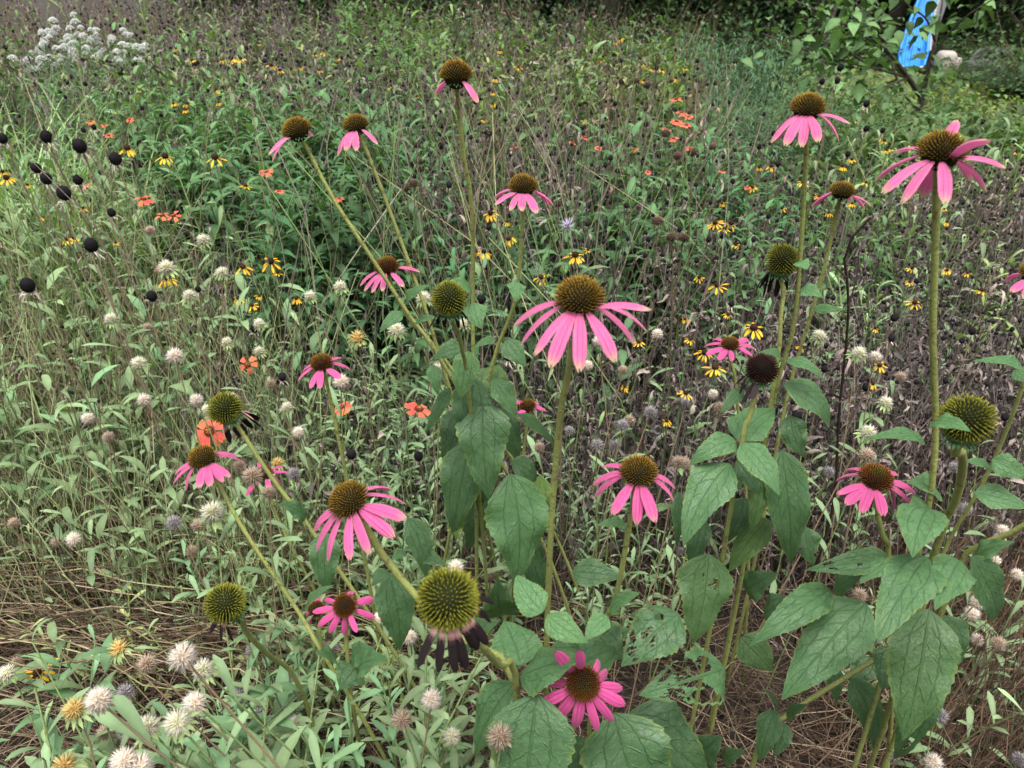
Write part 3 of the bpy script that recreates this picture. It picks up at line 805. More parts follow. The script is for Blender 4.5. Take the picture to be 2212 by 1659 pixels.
def leaves(key, Yb, specs):
    th, root = (HEROES[key][0], HEROES[key][1]) if isinstance(key, str) else key
    root = np.array(root)
    for i, sp_ in enumerate(specs):
        bx, by, tx, ty, wpx = sp_[:5]
        o = dict(sp_[5]) if len(sp_) > 5 else {}
        Y = Yb + o.pop('y', 0.0); dY = o.pop('dy', -0.02)
        b3, t3 = at_y(bx, by, Y), at_y(tx, ty, Y + dY)
        d = proj((b3 + t3) / 2)[2]
        o.setdefault('seed', (bx * 0.017 + by * 0.031) % 9)
        hero_leaf(th, root, b3, t3, wpx * d / FPX * 1.24, **o)
LT = dict(tint=1.55)
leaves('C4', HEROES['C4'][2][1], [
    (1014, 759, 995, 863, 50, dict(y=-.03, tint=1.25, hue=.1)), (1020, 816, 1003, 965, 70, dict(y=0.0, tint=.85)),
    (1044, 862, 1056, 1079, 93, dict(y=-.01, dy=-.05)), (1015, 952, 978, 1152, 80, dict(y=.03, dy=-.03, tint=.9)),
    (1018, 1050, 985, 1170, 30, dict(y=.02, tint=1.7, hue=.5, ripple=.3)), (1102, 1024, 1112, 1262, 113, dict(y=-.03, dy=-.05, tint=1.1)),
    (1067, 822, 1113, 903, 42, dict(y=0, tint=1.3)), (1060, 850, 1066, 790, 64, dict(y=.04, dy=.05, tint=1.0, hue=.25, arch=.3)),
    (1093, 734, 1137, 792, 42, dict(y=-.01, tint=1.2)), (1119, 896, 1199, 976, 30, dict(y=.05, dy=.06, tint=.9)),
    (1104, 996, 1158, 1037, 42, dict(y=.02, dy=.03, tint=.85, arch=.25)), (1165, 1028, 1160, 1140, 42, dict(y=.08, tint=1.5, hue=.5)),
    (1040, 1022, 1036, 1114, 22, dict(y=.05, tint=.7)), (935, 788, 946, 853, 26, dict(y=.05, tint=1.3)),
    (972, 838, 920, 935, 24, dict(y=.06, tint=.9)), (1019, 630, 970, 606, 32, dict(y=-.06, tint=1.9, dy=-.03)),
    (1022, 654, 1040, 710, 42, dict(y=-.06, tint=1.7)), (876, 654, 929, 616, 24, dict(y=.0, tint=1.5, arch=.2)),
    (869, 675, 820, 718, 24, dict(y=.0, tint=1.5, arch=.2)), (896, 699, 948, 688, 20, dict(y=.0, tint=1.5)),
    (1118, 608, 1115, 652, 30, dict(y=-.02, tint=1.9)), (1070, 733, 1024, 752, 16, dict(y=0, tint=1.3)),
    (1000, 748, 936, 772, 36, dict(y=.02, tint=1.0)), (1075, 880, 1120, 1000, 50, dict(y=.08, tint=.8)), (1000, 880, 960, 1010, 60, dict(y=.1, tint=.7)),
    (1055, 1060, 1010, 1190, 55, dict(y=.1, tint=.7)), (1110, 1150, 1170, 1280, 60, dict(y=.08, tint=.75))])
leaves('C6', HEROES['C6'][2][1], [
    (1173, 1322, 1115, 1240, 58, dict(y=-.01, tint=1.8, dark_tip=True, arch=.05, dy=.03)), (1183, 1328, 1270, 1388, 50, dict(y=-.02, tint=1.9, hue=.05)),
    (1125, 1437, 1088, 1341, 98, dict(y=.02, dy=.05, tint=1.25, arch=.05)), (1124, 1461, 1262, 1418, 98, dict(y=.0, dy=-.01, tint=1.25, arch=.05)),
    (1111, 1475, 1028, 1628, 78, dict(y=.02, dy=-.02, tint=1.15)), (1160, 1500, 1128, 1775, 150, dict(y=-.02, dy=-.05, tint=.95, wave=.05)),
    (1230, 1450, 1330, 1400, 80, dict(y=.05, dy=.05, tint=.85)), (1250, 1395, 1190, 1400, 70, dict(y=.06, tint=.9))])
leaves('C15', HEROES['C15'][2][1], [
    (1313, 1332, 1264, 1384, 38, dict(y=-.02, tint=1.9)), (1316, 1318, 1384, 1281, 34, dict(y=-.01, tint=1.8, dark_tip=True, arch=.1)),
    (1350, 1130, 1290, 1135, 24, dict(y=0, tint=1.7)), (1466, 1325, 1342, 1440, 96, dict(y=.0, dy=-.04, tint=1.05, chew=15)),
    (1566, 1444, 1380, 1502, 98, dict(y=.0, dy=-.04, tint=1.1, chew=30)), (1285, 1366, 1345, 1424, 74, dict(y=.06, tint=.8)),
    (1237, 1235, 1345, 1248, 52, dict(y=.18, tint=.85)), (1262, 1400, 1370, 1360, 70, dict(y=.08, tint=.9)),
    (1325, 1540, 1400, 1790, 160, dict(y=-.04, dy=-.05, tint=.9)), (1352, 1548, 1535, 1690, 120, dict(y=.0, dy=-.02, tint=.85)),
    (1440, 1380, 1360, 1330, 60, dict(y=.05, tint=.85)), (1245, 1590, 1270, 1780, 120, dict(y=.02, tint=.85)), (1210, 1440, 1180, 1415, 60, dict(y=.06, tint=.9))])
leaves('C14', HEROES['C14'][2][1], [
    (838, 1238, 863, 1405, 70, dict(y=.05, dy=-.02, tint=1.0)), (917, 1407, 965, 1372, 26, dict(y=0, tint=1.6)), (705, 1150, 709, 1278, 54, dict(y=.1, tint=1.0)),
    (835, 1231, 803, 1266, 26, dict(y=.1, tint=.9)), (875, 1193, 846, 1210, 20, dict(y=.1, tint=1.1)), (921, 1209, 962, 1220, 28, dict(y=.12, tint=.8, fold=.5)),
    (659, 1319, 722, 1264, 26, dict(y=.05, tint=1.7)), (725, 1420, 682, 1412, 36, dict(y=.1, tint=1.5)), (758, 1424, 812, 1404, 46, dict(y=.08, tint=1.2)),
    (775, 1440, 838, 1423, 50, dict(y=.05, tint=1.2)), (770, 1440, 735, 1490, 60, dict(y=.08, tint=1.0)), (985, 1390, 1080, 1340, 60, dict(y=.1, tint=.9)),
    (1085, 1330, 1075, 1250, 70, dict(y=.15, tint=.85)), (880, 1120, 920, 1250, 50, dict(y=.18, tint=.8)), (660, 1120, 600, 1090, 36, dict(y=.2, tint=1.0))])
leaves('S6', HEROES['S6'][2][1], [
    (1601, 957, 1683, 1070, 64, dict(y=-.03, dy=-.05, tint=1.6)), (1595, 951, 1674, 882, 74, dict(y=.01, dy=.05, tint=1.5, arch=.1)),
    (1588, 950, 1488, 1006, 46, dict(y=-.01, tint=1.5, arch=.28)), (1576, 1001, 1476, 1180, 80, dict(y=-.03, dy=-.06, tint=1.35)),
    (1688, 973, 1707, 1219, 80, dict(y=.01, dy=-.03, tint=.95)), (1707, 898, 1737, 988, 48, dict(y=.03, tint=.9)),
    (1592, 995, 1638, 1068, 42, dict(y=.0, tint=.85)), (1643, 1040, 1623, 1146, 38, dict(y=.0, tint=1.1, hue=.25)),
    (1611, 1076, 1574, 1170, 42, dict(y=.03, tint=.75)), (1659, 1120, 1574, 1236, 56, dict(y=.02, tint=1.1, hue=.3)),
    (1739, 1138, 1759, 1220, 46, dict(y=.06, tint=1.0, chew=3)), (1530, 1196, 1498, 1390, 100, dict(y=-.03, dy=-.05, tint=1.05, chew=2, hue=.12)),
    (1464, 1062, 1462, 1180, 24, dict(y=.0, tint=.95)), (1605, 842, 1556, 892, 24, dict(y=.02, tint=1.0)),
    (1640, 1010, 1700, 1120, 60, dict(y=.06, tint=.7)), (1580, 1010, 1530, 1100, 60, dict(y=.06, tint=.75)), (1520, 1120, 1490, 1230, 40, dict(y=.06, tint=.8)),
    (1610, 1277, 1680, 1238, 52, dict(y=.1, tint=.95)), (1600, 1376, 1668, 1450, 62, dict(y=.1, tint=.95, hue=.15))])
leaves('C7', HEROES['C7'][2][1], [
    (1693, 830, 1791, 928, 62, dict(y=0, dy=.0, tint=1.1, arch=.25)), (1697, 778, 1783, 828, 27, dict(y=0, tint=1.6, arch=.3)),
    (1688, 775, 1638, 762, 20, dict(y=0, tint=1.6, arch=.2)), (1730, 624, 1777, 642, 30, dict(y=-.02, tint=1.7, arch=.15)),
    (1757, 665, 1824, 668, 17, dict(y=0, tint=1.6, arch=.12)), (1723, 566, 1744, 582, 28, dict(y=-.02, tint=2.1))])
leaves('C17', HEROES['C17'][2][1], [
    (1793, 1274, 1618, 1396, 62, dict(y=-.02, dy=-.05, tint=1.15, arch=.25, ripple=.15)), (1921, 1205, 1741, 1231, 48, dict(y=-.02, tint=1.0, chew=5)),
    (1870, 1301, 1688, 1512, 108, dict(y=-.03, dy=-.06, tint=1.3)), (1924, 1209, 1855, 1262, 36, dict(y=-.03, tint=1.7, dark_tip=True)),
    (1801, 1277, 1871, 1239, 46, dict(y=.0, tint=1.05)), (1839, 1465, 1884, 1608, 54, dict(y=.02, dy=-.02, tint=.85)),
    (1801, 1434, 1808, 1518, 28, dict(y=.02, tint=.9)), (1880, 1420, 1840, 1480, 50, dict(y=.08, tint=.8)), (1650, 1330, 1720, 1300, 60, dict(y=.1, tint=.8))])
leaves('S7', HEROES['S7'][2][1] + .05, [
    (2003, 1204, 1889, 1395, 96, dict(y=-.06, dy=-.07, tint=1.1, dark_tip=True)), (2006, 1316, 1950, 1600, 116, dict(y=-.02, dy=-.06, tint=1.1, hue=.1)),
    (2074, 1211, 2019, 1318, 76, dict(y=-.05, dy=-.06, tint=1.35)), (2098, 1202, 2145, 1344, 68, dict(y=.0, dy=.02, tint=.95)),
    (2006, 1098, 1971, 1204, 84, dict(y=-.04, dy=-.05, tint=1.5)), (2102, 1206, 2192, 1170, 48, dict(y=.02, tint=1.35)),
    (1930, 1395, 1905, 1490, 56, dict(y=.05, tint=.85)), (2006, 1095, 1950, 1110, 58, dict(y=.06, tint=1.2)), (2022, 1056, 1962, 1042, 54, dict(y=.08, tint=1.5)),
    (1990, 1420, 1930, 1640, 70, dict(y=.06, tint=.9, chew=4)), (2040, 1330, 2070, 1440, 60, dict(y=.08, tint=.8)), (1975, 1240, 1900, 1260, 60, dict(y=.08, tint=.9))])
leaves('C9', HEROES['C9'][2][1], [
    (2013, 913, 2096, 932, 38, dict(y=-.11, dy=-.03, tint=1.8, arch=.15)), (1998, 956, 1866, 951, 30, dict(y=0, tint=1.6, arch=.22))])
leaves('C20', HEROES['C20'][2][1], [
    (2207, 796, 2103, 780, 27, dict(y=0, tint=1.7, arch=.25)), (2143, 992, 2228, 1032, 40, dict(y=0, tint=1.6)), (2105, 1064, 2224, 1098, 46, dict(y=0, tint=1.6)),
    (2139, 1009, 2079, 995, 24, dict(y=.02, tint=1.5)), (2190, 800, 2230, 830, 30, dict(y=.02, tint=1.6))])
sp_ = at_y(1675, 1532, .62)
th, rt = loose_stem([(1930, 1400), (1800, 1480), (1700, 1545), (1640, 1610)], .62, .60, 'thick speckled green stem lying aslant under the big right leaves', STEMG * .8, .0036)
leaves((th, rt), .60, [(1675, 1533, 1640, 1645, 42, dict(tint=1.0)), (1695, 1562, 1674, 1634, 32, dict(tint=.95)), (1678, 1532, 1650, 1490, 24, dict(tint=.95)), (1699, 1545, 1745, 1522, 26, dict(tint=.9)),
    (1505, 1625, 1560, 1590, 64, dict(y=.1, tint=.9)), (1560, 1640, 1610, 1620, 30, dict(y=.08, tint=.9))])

# ------------------------------------------------------------------ meadow plants: templates
def small_leaf(L, W, e0, e1, nseg, prof, col, fold=0.2, cols=2, wave=0.0, seed=0.0, mat='leaf', tipcol=None):
    P, sd, no = arc_line(L, R(e0), R(e1), nseg + 1)
    s = np.linspace(0, 1, nseg + 1)
    if prof == 'spat': f = np.interp(s, [0, .15, .45, .72, .9, 1], [.22, .3, .75, 1, .75, .12])
    elif prof == 'lance': f = np.interp(s, [0, .1, .35, .6, .85, 1], [.15, .55, 1, .85, .35, .03])
    else: f = np.interp(s, [0, .12, .3, .55, .85, 1], [.2, .85, 1, .8, .25, .03])
    V, F, uv = blade(P, sd, no, W / 2 * f, cols, fold, wave, seed)
    c = np.tile(np.asarray(col, float), (len(V), 1))
    v = uv[:, 1:2]; u = np.abs(uv[:, 0:1] * 2 - 1)
    c = c * (0.88 + 0.22 * v) * np.where(u < .2, 1.12, 1.0)
    if tipcol is not None:
        k = np.clip((v - .8) / .15, 0, 1); c = c * (1 - k) + np.asarray(tipcol) * k
    return G().add(V, F, c, uv, mat)
def curl_leaf(L, W, col, seed):
    """withered, twisted strip"""
    r = np.random.default_rng(seed)
    n = 6
    e = np.cumsum(r.normal(-0.35, 0.5, n)); a = np.cumsum(r.normal(0, .4, n))
    d = np.stack([np.cos(e) * np.cos(a), np.cos(e) * np.sin(a), np.sin(e)], 1)
    P = np.vstack([[0, 0, 0], np.cumsum(d[:-1] * L / (n - 1), axis=0)])
    T = nrm(np.gradient(P, axis=0)); sd = nrm(np.cross(T, [0.1, .2, 1.0]))
    tw = np.linspace(0, r.normal(0, 2.0), n)[:, None]
    no = np.cross(sd, T); sd = sd * np.cos(tw) + no * np.sin(tw); no = np.cross(sd, T)
    V, F, uv = blade(P, sd, no, W / 2 * np.array([.3, .8, 1, .8, .6, .15]), 2, .6)
    return G().add(V, F, col, uv, 'dry')

KIND = {}
def template(kind, seed):
    r = np.random.default_rng(seed * 77 + len(kind))
    stem, lv = G(), []
    if kind == 'gail':
        H = .36
        bendx = r.normal(0, .05)
        P = smooth_line([[0, 0, 0], [bendx * .4, r.normal(0, .02), H * .5], [bendx, r.normal(0, .03), H]], 7)
        V, F = tube(P, np.linspace(.0017, .0010, 7), 4); stem.add(V, F, SAGE * np.array([1.05, 1.0, .8]), None, 'stem')
        n = r.integers(13, 19)
        for i in range(n):
            t = .18 + .82 * (i / (n - 1)) ** .9
            p = np.array([np.interp(t, np.linspace(0, 1, 7), P[:, k]) for k in range(3)])
            sc = (1.15 - .55 * t) * r.uniform(.75, 1.15)
            lv.append((r.integers(0, 4), M4(rotz(i * 2.3 + r.normal(0, .3)), p, sc)))
    elif kind == 'sage':
        H = .45
        P = smooth_line([[0, 0, 0], [r.normal(0, .03), r.normal(0, .02), H * .5], [r.normal(0, .05), r.normal(0, .03), H]], 7)
        V, F = tube(P, np.linspace(.0022, .0013, 7), 4); stem.add(V, F, np.array([.17, .18, .09]), None, 'stem')
        n = r.integers(10, 14)
        for i in range(n):
            t = .2 + .8 * i / (n - 1)
            p = np.array([np.interp(t, np.linspace(0, 1, 7), P[:, k]) for k in range(3)])
            lv.append((r.integers(0, 4), M4(rotz(i * 2.4 + r.normal(0, .3)), p, (1.2 - .5 * t) * r.uniform(.75, 1.15))))
    elif kind == 'berg':
        H = .6
        P = smooth_line([[0, 0, 0], [r.normal(0, .03), r.normal(0, .02), H * .5], [r.normal(0, .04), r.normal(0, .03), H]], 8)
        V, F = tube(P, np.linspace(.002, .0012, 8), 4); stem.add(V, F, np.array([.12, .13, .06]), None, 'stem')
        nn = 14
        for i in range(nn):
            t = .25 + .75 * i / (nn - 1)
            p = np.array([np.interp(t, np.linspace(0, 1, 8), P[:, k]) for k in range(3)])
            for q in range(2):
                lv.append((r.integers(0, 4), M4(rotz(i * 1.57 + q * math.pi + r.normal(0, .2)), p, (1.1 if t < .9 else .65) * r.uniform(.75, 1.1))))
            if i > 4:                        # small axillary leaves
                for q in range(2):
                    lv.append((r.integers(0, 4), M4(rotz(i * 1.57 + .8 + q * math.pi), p + [.03 * math.cos(i * 1.57 + .8 + q * math.pi), .03 * math.sin(i * 1.57 + .8 + q * math.pi), .02], r.uniform(.5, .8))))
    elif kind == 'dead':
        H = .6
        P = smooth_line([[0, 0, 0], [r.normal(0, .03), r.normal(0, .03), H * .5], [r.normal(0, .05), r.normal(0, .04), H]], 7)
        g1 = DEADC * r.uniform(.7, 1.2)
        V, F = tube(P, np.linspace(.0019, .0011, 7), 4); stem.add(V, F, g1, None, 'dry')
        tips = [P[-1]]
        for b in range(r.integers(2, 5)):
            t = r.uniform(.35, .85)
            p = np.array([np.interp(t, np.linspace(0, 1, 7), P[:, k]) for k in range(3)])
            a = r.uniform(0, 6.28); l = r.uniform(.08, .2)
            q = smooth_line([p, p + [math.cos(a) * l * .4, math.sin(a) * l * .4, l * .5], p + [math.cos(a) * l * .55, math.sin(a) * l * .55, l]], 5)
            V, F = tube(q, np.linspace(.0012, .0008, 5), 3); stem.add(V, F, g1, None, 'dry'); tips.append(q[-1])
        for i in range(r.integers(12, 18)):
            t = r.uniform(.15, .95)
            p = np.array([np.interp(t, np.linspace(0, 1, 7), P[:, k]) for k in range(3)])
            stem.join(curl_leaf(r.uniform(.025, .06), r.uniform(.004, .010), DEADC * r.uniform(.6, 1.5), seed * 31 + i), M4(rotz(r.uniform(0, 6.28)), p))
        hv = [(q, r.uniform(.5, .85)) for q in tips if r.random() < .6]
        return dict(H=H, stem=stem, leaves=[], heads=hv)
    return dict(H=H, stem=stem, leaves=lv, heads=[])
LEAFV = {
    'gail': [small_leaf(.060, .0125, e0, e1, 5, 'spat', SAGE * t, .25, 2, 0, 0) for e0, e1, t in ((65, 10, 1.0), (50, 25, 1.15), (70, -15, .9), (35, 5, 1.1))],
    'sage': [small_leaf(.086, .023, e0, e1, 6, 'lance', SAGE * t * np.array([.98, 1, .95]), .22, 2, .1, 1.0) for e0, e1, t in ((55, -10, 1.0), (40, 0, 1.1), (65, -40, .88), (25, -20, 1.0))],
    'berg': [small_leaf(.066, .021, e0, e1, 5, 'ov', BERG * t, .38, 2, .08, 2.0) for e0, e1, t in ((45, -35, 1.0), (25, -50, .9), (55, 0, 1.2), (10, -65, .8))]}
def curled_tip(g): return g
HEADS = {}
def head(kind, lod=0):
    k = (kind, lod)
    if k in HEADS: return HEADS[k]
    r = np.random.default_rng(len(kind) * 13 + lod)
    g, g2 = G(), G()
    def spikes(g, n, r0, l0, l1, wd, col0, col1, cmin=-.5, rz=1.0, mat='fluff', oz=0.0):
        i = np.arange(n) + .5
        ct = 1 - i / n * (1 - cmin); st = np.sqrt(1 - ct ** 2); ph = i * 2.399963
        N = nrm(np.stack([st * np.cos(ph), st * np.sin(ph), ct], 1) + r.normal(0, .12, (n, 3)))
        P = N * r0 * np.array([1, 1, rz]) + [0, 0, oz]
        Lg = r.uniform(l0, l1, n)[:, None]
        A = nrm(np.cross(N, r.normal(0, 1, (n, 3)))); B = np.cross(N, A)
        v = np.stack([P + A * wd, P - A * .5 * wd + B * .87 * wd, P - A * .5 * wd - B * .87 * wd, P + N * Lg], 1).reshape(-1, 3)
        f = (np.array([[0, 1, 3], [1, 2, 3], [2, 0, 3]])[None] + (np.arange(n) * 4)[:, None, None]).reshape(-1, 3)
        jit = r.uniform(.8, 1.2, (n, 1))
        c = np.concatenate([np.repeat((np.array(col0) * jit)[:, None], 3, 1), (np.array(col1) * jit)[:, None]], 1).reshape(-1, 3)
        g.add(v, f, c, None, mat)
    def bracts(g, n, L, W, col, e0=-20, e1=-70, rr=.004, z=-.002):
        for q in range(n):
            b = small_leaf(L * r.uniform(.8, 1.2), W, e0 + r.normal(0, 15), e1 + r.normal(0, 20), 3, 'lance', np.array(col) * r.uniform(.85, 1.2), .2)
            g.join(b, M4(rotz(q * 2.4), None) @ M4(None, [rr, 0, z]))
    if kind in ('puff', 'puffgrey', 'puffgreen', 'pufforange', 'puffbrown'):
        c0, c1, n = {'puff': ((.60, .49, .37), (.93, .88, .79), 260), 'puffgrey': ((.15, .13, .13), (.55, .52, .53), 170), 'puffgreen': ((.52, .50, .30), (.92, .91, .78), 240),
                     'pufforange': ((.42, .24, .07), (.66, .58, .24), 90), 'puffbrown': ((.26, .18, .12), (.66, .54, .42), 200)}[kind]
        if lod: n = 46
        V, F = sphere(.0062, .0056, 8, 5); g.add(V, F, np.array(c0) * .8, None, 'dry')
        if kind == 'pufforange':
            spikes(g, n, .005, .005, .009, .0011, c0, c1, -.2)
        else:
            spikes(g, n, .0055, .0050, .0085, .00062 if not lod else .0011, c0, c1, -.55)
            spikes(g, n // 3, .005, .003, .005, .0008, c0, np.array(c0) * 1.3, -.5)
        if kind in ('puffgreen', 'pufforange'): bracts(g2, 14, .014, .0042, (.24, .32, .13), 10, -75)
        else: bracts(g2, 7, .009, .003, (.30, .24, .15), -20, -80)
    elif kind == 'black':
        V, F = sphere(.0085, .0100, 10 if not lod else 7, 8 if not lod else 4); g.add(V + [0, 0, .005], F, BLACK, None, 'dry')
        if not lod: spikes(g, 130, .0078, .0014, .0022, .0008, BLACK, BLACK * 1.6, -.6, 1.15, 'dry', .005)
        for q in range(13 if not lod else 7):
            b = curl_leaf(r.uniform(.012, .024), .0024, np.array([.46, .39, .33]) * r.uniform(.6, 1.2), q + 400)
            g2.join(b, M4(rotz(q * 2.4), None) @ M4(None, [.004, 0, -.003]))
    elif kind == 'blacksmall':
        V, F = sphere(.0068, .0078, 7, 5); g.add(V * r.uniform(.9, 1.1, V.shape) + [0, 0, .004], F, BLACK * 1.3, None, 'dry')
        for q in range(6):
            b = curl_leaf(r.uniform(.010, .018), .0028, np.array([.27, .23, .20]) * r.uniform(.6, 1.2), q + 500)
            g.join(b, M4(rotz(q * 2.4), None) @ M4(None, [.003, 0, -.003]))
    elif kind == 'susan':
        V, F = sphere(.0078, .0078, 9, 6); g.add(V * r.uniform(.93, 1.07, V.shape) + [0, 0, .0035], F, (.035, .016, .012), None, 'dry')
        spikes(g, 70, .0072, .0011, .0016, .0008, (.05, .022, .014), (.09, .04, .02), -.2, 1.0, 'dry', .0035)
        bracts(g2, 10, .012, .0035, (.12, .18, .08), -20, -60)
    elif kind == 'red':
        V, F = sphere(.0085, .0045, 12, 5); g.add(V, F, (.10, .018, .014), None, 'dry')
        spikes(g, 70, .0078, .0016, .003, .0007, (.22, .05, .02), (.26, .045, .03), .05, .5, 'dry', .001)
        spikes(g, 26, .0040, .002, .003, .0008, (.50, .40, .04), (.60, .48, .06), .3, .6, 'dry', .0018)
        bracts(g2, 10, .012, .0035, (.16, .22, .09), -20, -60)
    elif kind == 'ball':
        V, F = sphere(.0075, .0070, 8, 5); g.add(V, F, (.05, .033, .024), None, 'dry')
        spikes(g, 110 if not lod else 50, .0065, .003, .0048, .0011, (.06, .04, .03), (.17, .11, .08), -.7, 1, 'dry')
        bracts(g2, 6, .012, .004, (.11, .17, .07), -10, -60)
    elif kind == 'lilac':
        V, F = sphere(.007, .006, 8, 5); g.add(V, F, (.20, .26, .15), None, 'leaf')
        spikes(g, 26, .006, .012, .020, .0014, (.50, .42, .62), (.62, .55, .78), .0, 1, 'thin')
        bracts(g2, 8, .016, .005, (.11, .19, .08), 10, -40)
    elif kind == 'white':
        for q in range(34):
            a = q * 2.4; rr = .0037 * math.sqrt(q)
            V, F = sphere(.0036, .0030, 5, 3)
            g.add(V * r.uniform(.8, 1.25) + [rr * math.cos(a), rr * math.sin(a), .006 - rr * rr * 38], F, np.array([.72, .74, .70]) * r.uniform(.8, 1.05), None, 'fluff')
    HEADS[k] = (g, g2)
    return HEADS[k]
MESHES = {}
def mesh_of(key, fn):
    if key not in MESHES: MESHES[key] = fn()
    return MESHES[key]
def head_mesh(kind, lod, which):
    return mesh_of(('head', kind, lod, which), lambda: head(kind, lod)[which].mesh('seed_head' if which == 0 else 'bract_ring'))
def ray_petal(kind, var):
    r = np.random.default_rng(var + 50)
    if kind == 'susan':
        c = np.array([[.76, .46, .022], [.78, .50, .05], [.70, .36, .02]][var % 3])
        g = small_leaf(.021 * [1, .9, 1.08][var % 3], .0062, [12, -5, 5][var % 3], [-40, -55, -20][var % 3], 5, 'spat', c, -.1, 2, 0, var, 'thin')
    else:
        n = 6
        P, sd, no = arc_line(.021, R([15, 0, 5][var % 3]), R([-30, -45, -10][var % 3]), n)
        hw = .0074 * np.array([.35, .6, .85, 1.0, 1.05, .85])
        V, F, uv = blade(P, sd, no, hw, 4, .05, .1, var)
        Vr = V.reshape(n, 5, 3); Vr[-1, [1, 3]] -= (P[-1] - P[-2]) * .45
        v = uv[:, 1:2]
        red = np.array([[.80, .17, .10], [.82, .21, .09], [.72, .11, .08]][var % 3])
        k = np.clip((v - .80) / .16, 0, 1) * [.8, 1.0, .35][var % 3]
        g = G().add(Vr.reshape(-1, 3), F, red * (1 - k) + np.array([.75, .38, .05]) * k, uv, 'petal')
    return g
def petal_ring(kind, n, r, droop=0.0):
    """list of (variant, matrix) round a head"""
    out = []
    rad = .0062 if kind == 'susan' else .0075
    for q in range(n):
        a = q * 2 * math.pi / n + r.normal(0, .12)
        tilt = np.array(Euler((0, droop + r.normal(0, .15), 0)).to_matrix())
        out.append((int(r.integers(0, 3)), M4(rotz(a), None) @ M4(None, [rad, 0, -.0005]) @ M4(tilt, None, r.uniform(.85, 1.1))))
    return out

